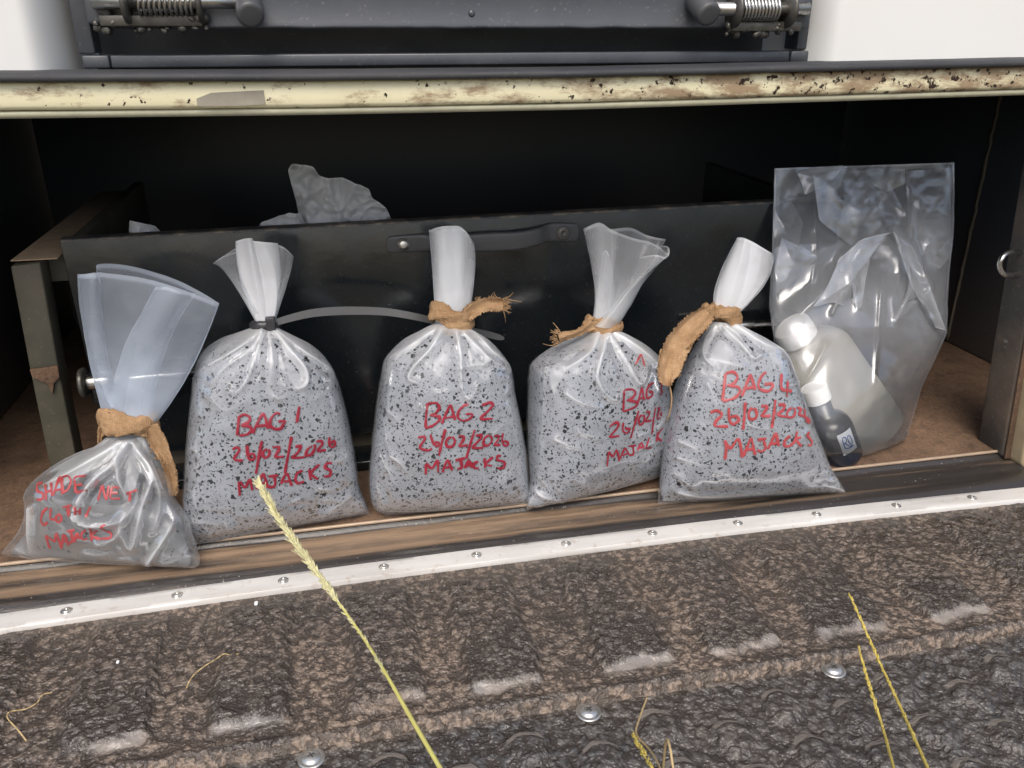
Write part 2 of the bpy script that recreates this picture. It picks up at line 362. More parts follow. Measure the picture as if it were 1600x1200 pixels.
# ------------------------------------------------------------------ ground under the vehicle (structure)
g = obj("ground", ([(-60, -60, -0.75), (60, -60, -0.75), (60, 60, -0.75), (-60, 60, -0.75)], [(0, 1, 2, 3)]), MAT['ground'], loc=(0, 0, -0.75))
tag(g, "bare dry ground under the vehicle", "ground", kind="structure")

# ------------------------------------------------------------------ the vehicle's load bay
truck = empty("pickup_truck", (0, 0, -0.1), "pickup truck's open rear load bay with lowered dusty tailgate and rusty cream rail", "vehicle")
XS = np.linspace(-0.95, 1.25, 120)
def bow(pts, Y):                                 # the real, slightly bent run of an edge
    q = np.array([atY(x, y, Y) for x, y in pts]); return lambda x: float(np.interp(x, q[:, 0], q[:, 2]))
obj("load_floor", bevbox(-0.95, 1.25, 0.100, 1.05, -0.03, 0.008, 0.0015), MAT['floor'], truck)
obj("side_wall", bevbox(-0.80, -0.74, 0.10, 1.05, 0.010, 0.522, 0.001), MAT['wall2'], truck)
sw = obj("side_wall", bevbox(1.02, 1.06, 0.12, 1.05, 0.010, 0.522, 0.001), MAT['wall2'], truck)
obj("weld_seam", tube([(1.019, 0.53+0.004*nz((0, 0, i), 0.7), 0.012+0.5*i/40) for i in range(41)], [0.003+0.002*abs(nz((i, 0, 0), 1.3)) for i in range(41)], 8), MAT['frame'], sw)
obj("front_wall", bevbox(-0.738, 1.018, 1.0, 1.04, 0.010, 0.522, 0.001), MAT['wall'], truck)
obj("upper_deck", bevbox(-0.95, 1.25, 0.05, 1.06, 0.5245, 0.549, 0.001), MAT['wall'], truck)
# pale thin edge of the floor sheet
obj("floor_edge", bevbox(-0.95, 1.25, 0.0955, 0.0995, 0.0068, 0.0105, 0.001), simple("worn floor edge", (0.42, 0.32, 0.23), 0.45, 0.2), truck)
# cross rail with its flange and the rubber seal on top
zb = bow([(0, 176), (500, 170.5), (900, 163), (1350, 149), (1600, 141)], 0.02); 
dzr = lambda x: zb(x)-0.5275
rail = [(0.050, 0.5285), (0.026, 0.5285), (0.0215, 0.5300), (0.0195, 0.5330), (0.0195, 0.5515), (0.022, 0.5535), (0.05, 0.5535)]
obj("cross_rail", sweep(rail, XS, dz=dzr, wob=0.0006), MAT['cream'], truck)
lip = [(0.050, 0.5215), (0.028, 0.5215), (0.0245, 0.5235), (0.0240, 0.5270), (0.026, 0.5282), (0.05, 0.5282)]
obj("rail_flange", sweep(lip, XS, dz=dzr), MAT['creamlip'], truck)
seal = [(0.07, 0.5536), (0.012, 0.5536), (0.0095, 0.5550), (0.0095, 0.5585), (0.012, 0.5605), (0.02, 0.5615), (0.07, 0.5615)]
obj("rubber_seal", sweep(seal, XS, dz=dzr, wob=0.0003), MAT['rubber'], truck)
pp = [(307, 154), (330, 145), (370, 143), (412, 141), (415, 163), (380, 165), (345, 166), (308, 166)]
obj("filler_patch", prism([atY(x, y, 0.0188) for x, y in pp], 0.002, 0), MAT['patch'], truck, flat=True)
# sill trim between floor edge and strip
sp = [(0.0965, 0.0055), (0.0945, 0.004), (0.091, 0.0005), (0.086, -0.0005), (0.078, 0.001), (0.066, 0.001), (0.056, -0.001), (0.047, 0.0005), (0.038, 0.0035), (0.030, 0.0045), (0.023, 0.0035), (0.017, 0.000), (0.013, -0.003), (0.008, -0.004)]
sp = [tuple(linat(sp, i/48)) for i in range(49)]
xs2 = np.linspace(-0.95, 1.25, 500)
V, Fc = sweep(sp, xs2, wob=0.0012, s=14)
dust = [0.55*math.exp(-((v[1]-0.047)/0.012)**2)+0.5*math.exp(-((v[1]-0.078)/0.010)**2)-0.25*math.exp(-((v[1]-0.022)/0.010)**2)-0.30*smooth(-0.1, 0.6, v[0])+0.24*smooth(0.3, -0.5, v[0])+0.10-0.6*smooth(0.089, 0.094, v[1]) for v in V]
obj("sill_trim", (V, Fc), MAT['sill'], truck, attrs={"dust": dust})
# tailgate
tg = obj("tailgate", bevbox(-0.95, 1.25, -0.58, 0.004, -0.05, -0.022, 0.004), MAT['rubber'], truck)
tagl = "lowered tailgate with rough dusty liner"
tg["label"] = tagl
RIBS = [(-0.56, .07), (-0.432, .074), (-0.299, .068), (-0.168, .066), (-0.050, .072), (0.090, .072), (0.208, .078), (0.336, .082), (0.470, .074), (0.60, .074), (0.73, .074), (0.86, .074)]
def liner(nx, ny):
    V, du, we = [], [], []
    xs = np.linspace(-0.80, 1.15, nx); ys = np.linspace(-0.2475, -0.010, ny)
    for y in ys:
        for x in xs:
            wv = 0.006*nz((x, y, 0), 22)+0.003*nz((x, y, 5), 70)
            r = 0; 
            for cx, wd in RIBS:
                sl = 0.10*(cx-0.1)*0.35*((y+0.13)/0.1)*0.2
                e = abs(x+wv-cx-sl)-wd/2
                if e < 0.02: r = max(r, smooth(0.009, -0.006, e))
            end = smooth(-0.2185, -0.200, y+wv*1.2)*smooth(-0.018, -0.05, y)
            ridge = math.exp(-((y+0.2345)/0.0042)**2)
            edge = smooth(-0.2390, -0.2465, y)
            h = 0.0070*r*end + 0.0030*ridge - 0.0095*edge
            l = mnoise.fractal(Vector((x*110, y*110, 3.1)), 0.7, 2.0, 3)*0.0012 + nz((x, y, 7), 30)*0.0011
            lip_ = max(0.0, 1-abs(y+wv*1.2+0.2105)/0.0130)
            worn_pale = r*lip_*(0.80+0.6*nz((x, 0.2, 3), 14)+0.25*nz((x, y, 8), 60))
            l *= (1-0.7*min(1, worn_pale))*(1-0.8*edge)*(0.15+0.85*smooth(-0.014, -0.024, y))
            V.append((x, y, -0.0045+h+l))
            valley = (1-r)*0.40*smooth(-0.05, -0.16, y) + 0.14*(1-r) + 0.45*math.exp(-((y+0.226)/0.010)**2)+0.75*smooth(-0.2365, -0.241, y) + 0.35*math.exp(-((y+0.022)/0.014)**2) - 0.5*r*end*smooth(-0.10, -0.2, y)*(1-lip_) - 0.55*ridge
            du.append(valley + 0.5*nz((x, y, 1), 9)+0.3*nz((x, y, 6), 25) - 0.02); we.append(worn_pale)
    return V, grid_faces(ny, nx), du, we
V, Fc, du, we = liner(900, 130)
obj("liner_panel", (V, Fc), MAT['liner'], tg, attrs={"dust": du, "worn_pale": we})
DENTS = []
for i in range(-9, 14):
    DENTS.append((0.018+i*0.0635+ (0.0), -0.312 if i % 2 == 0 else -0.286)); 
for i in range(-9, 14):
    DENTS.append((0.018+i*0.0635, -0.365 if i % 2 == 0 else -0.345)); DENTS.append((0.018+i*0.0635, -0.420 if i % 2 == 0 else -0.400))
    DENTS.append((0.018+i*0.0635, -0.475 if i % 2 == 0 else -0.455))
DA = np.array(DENTS)
def lower(nx, ny):
    V, du, we = [], [], []
    xs = np.linspace(-0.80, 1.15, nx); ys = np.linspace(-0.56, -0.2440, ny)
    for y in ys:
        for x in xs:
            wv = 0.003*nz((x, y, 0), 40)
            d2 = (DA[:, 0]-x)**2+(DA[:, 1]-y)**2; j = int(np.argmin(d2)); r = math.sqrt(d2[j])+wv
            k = smooth(0.0255, 0.012, r)
            far = smooth(0.0, 0.015, y-DA[j, 1])
            h = 0.0060*k
            worn_pale = math.exp(-((r-0.0165)/0.0052)**2)*far*(0.95+0.3*nz((x, y, 8), 45))  # paler arc on the far side of each bump
            amp = 1.0+0.8*smooth(0.15, 0.5, x)
            l = mnoise.fractal(Vector((x*85, y*85, 9.1)), 0.8, 2.0, 3)*0.0014*amp*(1-0.5*k) + nz((x, y, 2), 28)*0.0009
            V.append((x, y, -0.0125+h+l*(1-0.6*worn_pale)))
            du.append(-0.1+0.35*nz((x, y, 4), 8)+0.3*k*0+0.9*smooth(-0.252, -0.246, y)); we.append(worn_pale)
    return V, grid_faces(ny, nx), du, we
V, Fc, du, we = lower(900, 150)
obj("lower_panel", (V, Fc), MAT['liner_low'], tg, attrs={"dust": du, "worn_pale": we})
# white strip with rivets
sx = [(105, 957), (277, 934.5), (443, 912), (600, 889.5), (744, 868), (884, 852), (1019, 836), (1153, 821), (1277, 808), (1400, 793), (1517, 780)]
spts = np.array([atZ(x, y, 0.0) for x, y in sx])
cy = np.polyfit(spts[:, 0], spts[:, 1], 2)
ycen = lambda x: float(np.polyval(cy, x)) if -0.6 < x < 0.75 else float(np.polyval(cy, min(max(x, -0.6), 0.75)))
wid = lambda x: 0.0165 - 0.004*smooth(0.1, 0.75, x)*0
prof = [(-1, -0.006), (-1, 0.0005), (-0.94, 0.0022), (-0.5, 0.0028), (0.0, 0.0030), (0.5, 0.0028), (0.92, 0.0024), (1, 0.0008), (1, -0.006)]
V = []
for x in xs2:
    for a, z in prof: V.append((x, ycen(x)+a*0.0145+0.0006*nz((x, a, 0), 9), z+0.0004*nz((x, a, 5), 12)))
strip = obj("trim_strip", (V, grid_faces(len(xs2), len(prof))), MAT['strip'], truck, sharp=50)
for (x, y) in [(spts[0, 0]-0.128, 0)]+[(p[0], p[1]) for p in spts]+[(spts[-1, 0]+0.12, 0)]:
    yy = ycen(x)
    gq = G(); gq.add(*lathe([(0.0062, 0.0), (0.0062, 0.0007), (0.0052, 0.0012), (0.0048, 0.0010), (0.0042, 0.0018), (0.0030, 0.0026), (0.0016, 0.0026), (0.0013, 0.0014), (0.0002, 0.0014)], (x, yy, 0.0029), (0, 0, 1), 20))
    obj("rivet", gq.geo(), MAT['screw'], strip)
def cross_screw(c, ax, R, name, parent, mat, washer=True, rot=0.4):
    gq = G(); prof = []
    if washer: prof += [(R, 0.0), (R, 0.0010), (R*0.95, 0.0016), (R*0.72, 0.0018)]
    prof += [(R*0.70, 0.0016), (R*0.66, 0.0032), (R*0.5, 0.0044), (R*0.25, 0.0050), (0.0002, 0.0051)]
    gq.add(*lathe(prof, c, ax, 28))
    return obj(name, gq.geo(), mat, parent), gq
for x, y in [(486, 1180), (920, 1108), (1303, 1042)]:
    p = atZ(x, y, -0.008)
    s_, _ = cross_screw((p[0], p[1], -0.0125), (0, 0, 1), 0.0125, "screw", tg, MAT['screw'])
    cr = G()
    for a in (0.5, 0.5+math.pi/2):
        dx, dy = 0.0034*math.cos(a), 0.0034*math.sin(a); nx_, ny_ = -0.0007*math.sin(a), 0.0007*math.cos(a)
        zt = -0.0125+0.00535
        cr.add([(p[0]-dx-nx_, p[1]-dy-ny_, zt-(0.0002 if a > 1 else 0)), (p[0]+dx-nx_, p[1]+dy-ny_, zt-(0.0002 if a > 1 else 0)), (p[0]+dx+nx_, p[1]+dy+ny_, zt-(0.0002 if a > 1 else 0)), (p[0]-dx+nx_, p[1]-dy+ny_, zt-(0.0002 if a > 1 else 0))], [(0, 1, 2, 3)])
    # the recess marks are dark slots set in the screw head
    V0 = np.array([v.co for v in s_.data.vertices])
    base = wloc(s_)
    me = s_.data; me.materials.append(MAT['dark_steel'])
    bm = bmesh.new(); bm.from_mesh(me); 
    for f in cr.F:
        vs = [bm.verts.new(np.array(cr.V[i])-base) for i in f]; nf = bm.faces.new(vs); nf.material_index = 1
    bm.to_mesh(me); bm.free()
# corner post, jamb and hook at the far end of the opening
obj("corner_post", prism([atY(x, y, 0.085) for x, y in [(1672, 120), (1720, 120), (1602, 716), (1566, 716)]], 0.055, 0.006, 3), black_paint('dusty post paint', (0.045, 0.042, 0.040), 0.55, 1.0, (0.17, 0.125, 0.092), 0.4, 0.9), truck)
obj("post_face", prism([atY(x, y, 0.082) for x, y in [(1674, 120), (1716, 120), (1600, 717), (1570, 717)]], 0.0028, 0.0005, 1), MAT['floor'], truck)
obj("door_jamb", prism([atY(x, y, 0.06) for x, y in [(1668, 430), (1760, 430), (1760, 800), (1618, 762), (1596, 726), (1618, 600)]], 0.05, 0.004, 3), simple('dirty cream jamb', (0.36, 0.29, 0.18), 0.55, 0, 28, 0.3, 0.45), truck)
hp = [atY(x, y, yy) for x, y, yy in [(1604, 394, 0.12), (1576, 395, 0.105), (1565, 404, 0.10), (1562, 416, 0.10), (1568, 428, 0.10), (1580, 430, 0.105), (1604, 426, 0.12)]]
obj("hook", tube([polyat(hp, i/24) for i in range(25)], 0.0035, 10), MAT['steel'], truck)
# white body panels either side of the upper cabinet
def body_panel(x_in, x_out, sgn):
    V = []; zs = (0.557, 0.9)
    prof_ = []
    for i in range(13):
        a = i/12*math.pi/2
        prof_.append((x_in+sgn*0.016*(1-math.sin(a)) , 0.055+0.016*(1-math.cos(a)) if False else 0.055+0.016*(1-math.cos(math.pi/2-a))))
    P = [(x_out, 0.055), (x_in+sgn*0.015, 0.055)]
    for i in range(1, 13):
        a = i/12*math.pi/2; P.append((x_in+sgn*0.015-sgn*0.035*math.sin(a), 0.055+0.13*(1-math.cos(a))))
    P.append((x_in-sgn*0.02, 0.40))
    for z in zs:
        for (x, y) in P: V.append((x, y, z))
    n = len(P)
    return V, grid_faces(2, n, flip=(sgn < 0))
xl = atY(62, 60, 0.055)[0]; xr = atY(1296, 60, 0.055)[0]
obj("body_panel", body_panel(xl, -1.0, -1), MAT['white'], truck)
obj("body_panel", body_panel(xr, 1.3, 1), MAT['white'], truck)

# ------------------------------------------------------------------ upper cabinet with spring latches
cab = empty("tool_cabinet", (-0.02, 0.1, 0.562), "black steel cabinet above the cream rail, door held by sprung bolts", "cabinet")
Yc = 0.085
def pxbox(x0, y0, x1, y1, Y, dep, b=0.0015):
    return prism_px([(x0, y0), (x1, y0 - (x1-x0)*0.0), (x1, y1), (x0, y1)], Y, dep, b)
def zbox(xa, xb, za, zb_, Y, dep, b=0.0015): return bevbox(xa, xb, Y, Y+dep, za, zb_, b)
xa = atY(172, 100, Yc)[0]; xb = atY(1234, 95, Yc)[0]; zt = atY(700, 83, Yc)[2]
obj("bottom_rail", zbox(xa+0.0008, xb-0.0008, 0.562, zt, Yc, 0.03), MAT['cab'], cab)
x0 = atY(130, 100, Yc)[0]; x1 = atY(1266, 95, Yc)[0]
obj("upright", zbox(x0, xa, 0.562, zt, Yc-0.002, 0.03), MAT['cab'], cab)
obj("upright", zbox(xb, x1, 0.562, zt, Yc-0.002, 0.03), MAT['cab'], cab)
z2 = zt+0.0015
obj("gap_filler", bevbox(xl+0.03, xr-0.03, Yc+0.031, 0.159, 0.5495, 0.5665, 0.0005), MAT['cab'], cab)  # added filler, blocks the sky showing through the gap above the seal
obj("side_post", zbox(x0-0.003, xa-0.012, z2, 0.90, Yc+0.002, 0.03), MAT['cab'], cab)
obj("side_post", zbox(xb+0.008, x1+0.003, z2, 0.90, Yc+0.002, 0.03), MAT['cab'], cab)
obj("back_panel", zbox(xl+0.024, xr-0.024, 0.562, 0.9, 0.16, 0.01, 0.0005), MAT['cab'], cab)
zd = atY(700, 45, Yc-0.006)[2]
def door_panel():
    V = []; xs = np.linspace(xa+0.004, xb-0.004, 160); pr = [(0.02, zd+0.004), (0.003, zd+0.001), (0.0, zd), (-0.001, zd+0.0015), (-0.0012, zd+0.003), (0.0, zd+0.006)]+[(0.0, zd+0.006+0.25*i/12) for i in range(1, 13)]
    for x in xs:
        for y, z in pr: V.append((x, Yc-0.006+y+0.0014*nz((x, z, 0), 9), z+0.0008*nz((x, 0, 3), 35)))
    return V, grid_faces(len(xs), len(pr), flip=True)
dp = obj("door_panel", door_panel(), MAT['cab'], cab)
cc = atY(737, 21, Yc-0.0055)
obj("rivet", lathe([(0.0035, 0), (0.003, 0.001), (0.0018, 0.0016), (0.0002, 0.0018)], cc, (0, -1, 0), 16), MAT['cab'], dp)
def latch(kx, ky, s, rod_y, ear, spring0, spring1, end):
    """s=+1: bolt runs to the right of the knob"""
    Yl = Yc-0.024
    axis = lambda x: atY(x, rod_y, Yl)
    A = axis(kx); zc = A[2]
    base = G()
    xs_ = sorted([axis(ear)[0], axis(end)[0]])
    base.add(*zbox(xs_[0], xs_[1], zc-0.022, zc-0.012, Yc-0.022, 0.0145, 0.002))
    base.add(*zbox(xs_[0], xs_[1], zc-0.013, zc+0.02, Yc-0.0105, 0.003, 0.001))
    for i in range(26):
        c = np.array([rnd.uniform(xs_[0]-0.006, xs_[1]+0.006), Yc-0.012-rnd.random()*0.008, zc-0.0215+rnd.uniform(-0.004, 0.008)])
        r = rnd.uniform(0.0022, 0.0055)
        bm = bmesh.new(); bmesh.ops.create_icosphere(bm, subdivisions=2, radius=r)
        vv = [np.array(v.co)*(1+0.35*nz(v.co, 400, i)) + c for v in bm.verts]; bm.verts.index_update(); ff = [[v.index for v in f.verts] for f in bm.faces]; bm.free(); base.add(vv, ff)
    L = obj("spring_latch", base.geo(), MAT['dark_steel'], cab, sharp=40)
    for ex in (ear, spring1+ (18 if s > 0 else -18)):
        e = axis(ex)
        obj("ear", lathe([(0.019, -0.002), (0.019, 0.0018), (0.0175, 0.0024), (0.008, 0.0024)], e, (1, 0, 0), 28), MAT['dark_steel'], L)
    obj("bolt", tube([axis(kx), axis((kx+end)/2), axis(end+s*4)], 0.0068, 20), MAT['steel'], L)
    a, b = axis(spring0), axis(spring1); n = 11; pts = []
    for i in range(n*18+1):
        t = i/(n*18); q = 2*math.pi*n*t; pts.append(a+(b-a)*t+np.array([0, math.cos(q), math.sin(q)])*0.0108)
    obj("spring", tube(pts, 0.0016, 8), MAT['steel'], L)
    k = atY(kx, ky, Yl)
    obj("knob", lathe([(0.010, -0.012), (0.0125, -0.010), (0.0128, 0.022), (0.0118, 0.0245), (0.0085, 0.025), (0.0002, 0.025)], k+np.array([0, 0.004, 0.004]), (0.10, -0.86, -0.45), 28), MAT['handle'], L)
    obj("end_block", zbox(axis(end)[0]-0.011, axis(end)[0]+0.011, zc-0.02, zc+0.03, Yc-0.034+0.014, 0.016, 0.003), MAT['cab'], L)
latch(1095, 12, 1, 14, 1148, 1156, 1214, 1258)
latch(388, 12, -1, 2, 312, 304, 214, 148)

# ------------------------------------------------------------------ the drawer and its carcass
dr = empty("storage_drawer", (0.02, 0.27, 0.045), "long black drawer behind the bags with a flat pull handle", "drawer")
DY = 0.27
zl = atY(92, 375, DY)[2]; zr = atY(1210, 315, DY)[2]; xL = atY(92, 375, DY)[0]; XR = 0.562
zfun = lambda x: zl+(zr-zl)*(x-xL)/(atY(1210, 315, DY)[0]-xL)
def front_panel():
    return prism([(xL, DY, zfun(xL)), (XR, DY, zfun(XR)), (XR, DY, 0.052), (xL+0.004, DY, 0.052)], 0.018, 0.0018, 2)
fp = obj("front_panel", front_panel(), MAT['drawer'], dr, sharp=40)
def top_edge():
    V = []; xs = np.linspace(xL+0.001, XR-0.001, 300)
    for x in xs:
        z = zfun(x); n_ = 0.0009*abs(nz((x, 0, 0), 160))+0.0007*nz((x, 0, 4), 50)
        for y, dz_ in ((DY-0.0004, -0.0028+n_), (DY-0.0006, -0.0004+n_*0.5), (DY+0.002, 0.0005), (DY+0.017, 0.0006)): V.append((x, y, z+dz_))
    return V, grid_faces(len(xs), 4, flip=True)
m_ = M("worn drawer edge"); v_ = m_.noise(45, 5, 0.7); c_ = m_.mix(m_.ramp(v_, 0.45, 0.7), (0.035, 0.036, 0.037), (0.20, 0.165, 0.12)); MAT['worn'] = m_.done(m_.pbr(c_, 0.5, 0, m_.bump(v_, 0.5, 0.001)))
obj("worn_edge", top_edge(), MAT['worn'], fp)
obj("side_panel", bevbox(xL+0.004, xL+0.018, DY+0.0185, 0.72, 0.06, zl-0.004, 0.001), MAT['frame'], dr)
obj("side_panel", bevbox(XR-0.018, XR-0.004, DY+0.0185, 0.72, 0.06, zl-0.004, 0.001), MAT['drawer'], dr)
obj("rear_panel", bevbox(xL+0.0185, XR-0.0185, 0.70, 0.715, 0.06, 0.2, 0.001), MAT['drawer'], dr)
obj("drawer_bottom", bevbox(xL+0.0185, XR-0.0185, DY+0.0185, 0.699, 0.06, 0.07, 0.001), MAT['drawer'], dr)
# pull handle: two pads and a flat arched grip
hz_ = lambda x, y, dy: atY(x, y, DY-dy)
def handle():
    gq = G()
    # centre line points and half heights, offset from the panel
    cl = [((604, 383), 11, .0045), ((640, 381), 12, .0075), ((660, 380), 12, .0085), ((672, 380), 11, .012), ((690, 381), 11.5, .020), ((720, 381), 12, .026), ((770, 379), 13, .028), ((810, 377), 12.5, .027), ((840, 371), 12, .022), ((853, 366), 12, .013), ((862, 363.5), 12.5, .0085), ((880, 363.5), 13, .0075), ((904, 363.5), 12, .0045)]
    n = 90; V = []
    for i in range(n+1):
        t = i/n
        c = polyat([p for p, _, _ in cl], t); hh = float(polyat([[h] for _, h, _ in cl], t)[0]); off = float(polyat([[o] for _, _, o in cl], t)[0])
        ex = min(1, min(t, 1-t)*n/1.5+0.35)
        hh *= 1.14; a = atY(c[0], c[1]-hh*ex, DY-off); b = atY(c[0], c[1]+hh*ex, DY-off)
        th = min(off-0.0003, 0.0110)
        up_ = (a-b)/2; cen = (a+b)/2
        for k in range(20):
            q = 2*math.pi*k/20; ca, sa = math.cos(q), math.sin(q)
            se = lambda v: math.copysign(abs(v)**0.5, v)
            V.append(cen+up_*se(ca)*1.0+np.array([0, -1, 0])*(th/2*se(sa))+np.array([0, 1, 0])*th/2)
    Fc = grid_faces(n+1, 20, True)+[list(range(20)), list(range(n*20, n*20+20))[::-1]]
    return V, Fc
hd = obj("handle", handle(), MAT['handle'], dr, sharp=50)
c = atY(630.5, 382, DY-0.0085)
obj("screw", lathe([(0.0085, -0.001), (0.0085, 0.0004), (0.0062, 0.0006), (0.0060, 0.0018), (0.004, 0.0027), (0.0002, 0.003)], c, (0, -1, 0.1), 20), MAT['screw'], hd)
c = atY(880, 364, DY-0.0085)
obj("screw", lathe([(0.009, -0.001), (0.009, 0.0006), (0.0075, 0.0010), (0.0066, 0.0004), (0.0055, 0.0016), (0.003, 0.0020), (0.0025, 0.0008), (0.0002, 0.0008)], c, (0, -1, 0.1), 20), MAT['dark_steel'], hd)
# two sliding bolts low on the drawer front
p0 = atY(128, 598, DY-0.022); p1 = atY(330, 580, DY-0.022); bx = (p1-p0)/np.linalg.norm(p1-p0)
slide = obj("slide_bolt", tube([p0-bx*0.004, p0*0.5+p1*0.5, p1], 0.0058, 18), MAT['steel'], dr)
pb = atY(150, 600, DY)
obj("bolt_bracket", bevbox(pb[0]-0.006, pb[0]+0.034, DY-0.012, DY-0.0004, pb[2]-0.026, pb[2]+0.022, 0.004), MAT['drawer'], slide)
obj("bolt_flange", lathe([(0.0185, -0.003), (0.0195, -0.001), (0.0195, 0.002), (0.018, 0.0035), (0.009, 0.004)], p0+bx*0.002, bx, 32), MAT['dark_steel'], slide)
obj("bolt_sleeve", lathe([(0.0095, 0.0), (0.0102, 0.002), (0.0102, 0.028), (0.009, 0.030), (0.0058, 0.030)], p0+bx*0.006, bx, 28), MAT['steel'], slide)
obj("bolt_guide", lathe([(0.013, 0.0), (0.014, 0.002), (0.014, 0.014), (0.012, 0.016), (0.0062, 0.016)], p0+bx*0.040, bx, 28), MAT['dark_steel'], slide)
p0 = atY(1085, 512, DY-0.022); p1 = atY(1236, 504, DY-0.022)
slide = obj("slide_bolt", tube([p0, p0*0.5+p1*0.5, p1], 0.0062, 18), MAT['steel'], dr)
pb = atY(1160, 510, DY)
obj("bolt_bracket", bevbox(pb[0]-0.05, pb[0]+0.0, DY-0.014, DY-0.0004, pb[2]-0.018, pb[2]+0.010, 0.002), MAT['dark_steel'], slide)
fr = empty("drawer_carcass", (0.0, 0.27, 0.008), "dusty steel frame that carries the drawer, upright post beside the shade cloth bag", "frame")
FY = 0.262
fa, fb_ = atY(18, 414, FY), atY(62, 408, FY)
obj("upright", prism([atY(x, y, FY) for x, y in [(16, 416), (62, 410), (92, 580), (128, 760), (84, 760), (47, 580)]], 0.035, 0.002), MAT['frame'], fr)
obj("bracket", prism([atY(x, y, FY-0.006) for x, y in [(46, 578), (90, 572), (93, 590), (84, 600), (82, 618), (74, 600), (50, 590)]], 0.005, 0.001), MAT['floor'], fr)
ztop = atY(40, 411, FY)[2]
obj("top_rail", bevbox(fa[0]-0.002, xL-0.004, FY+0.036, 0.74, ztop-0.035, ztop+0.002, 0.001), MAT['frame'], fr)
obj("rail_dust", bevbox(fa[0]-0.001, xL-0.005, FY+0.002, 0.735, ztop+0.0022, ztop+0.0038, 0.0006), simple('settled pale dust', (0.36, 0.26, 0.17), 0.9, 0, 90, 0.3, 0.3), fr)
obj("top_rail", bevbox(XR+0.006, XR+0.045, FY+0.02, 0.74, 0.225, 0.258, 0.001), MAT['frame'], fr)
obj("upright", bevbox(XR+0.006, XR+0.04, FY, FY+0.019, 0.009, 0.258, 0.001), MAT['frame'], fr)
obj("base_rail", bevbox(xL-0.03, XR+0.04, DY+0.02, DY+0.05, 0.009, 0.044, 0.0015), MAT['frame'], fr)
obj("runner", bevbox(xL-0.02, XR+0.03, DY-0.034, DY+0.018, 0.009, 0.024, 0.0015), MAT['drawer'], fr)

# ------------------------------------------------------------------ plastic bags
def segdist(P, poly):
    """distance in px from points P (n,2) to a polyline, and parameter along it"""
    best = np.full(len(P), 1e9); par = np.zeros(len(P)); n = len(poly)-1
    for i in range(n):
        a, b = np.array(poly[i], float), np.array(poly[i+1], float); ab = b-a
        t = np.clip(((P-a) @ ab)/(ab @ ab), 0, 1); d = np.linalg.norm(P-(a+t[:, None]*ab), axis=1)
        m_ = d < best; best[m_] = d[m_]; par[m_] = (i+t[m_])/n
    return best, par
def dense(poly, n=24): return [polyat(poly, i/n) for i in range(n+1)]

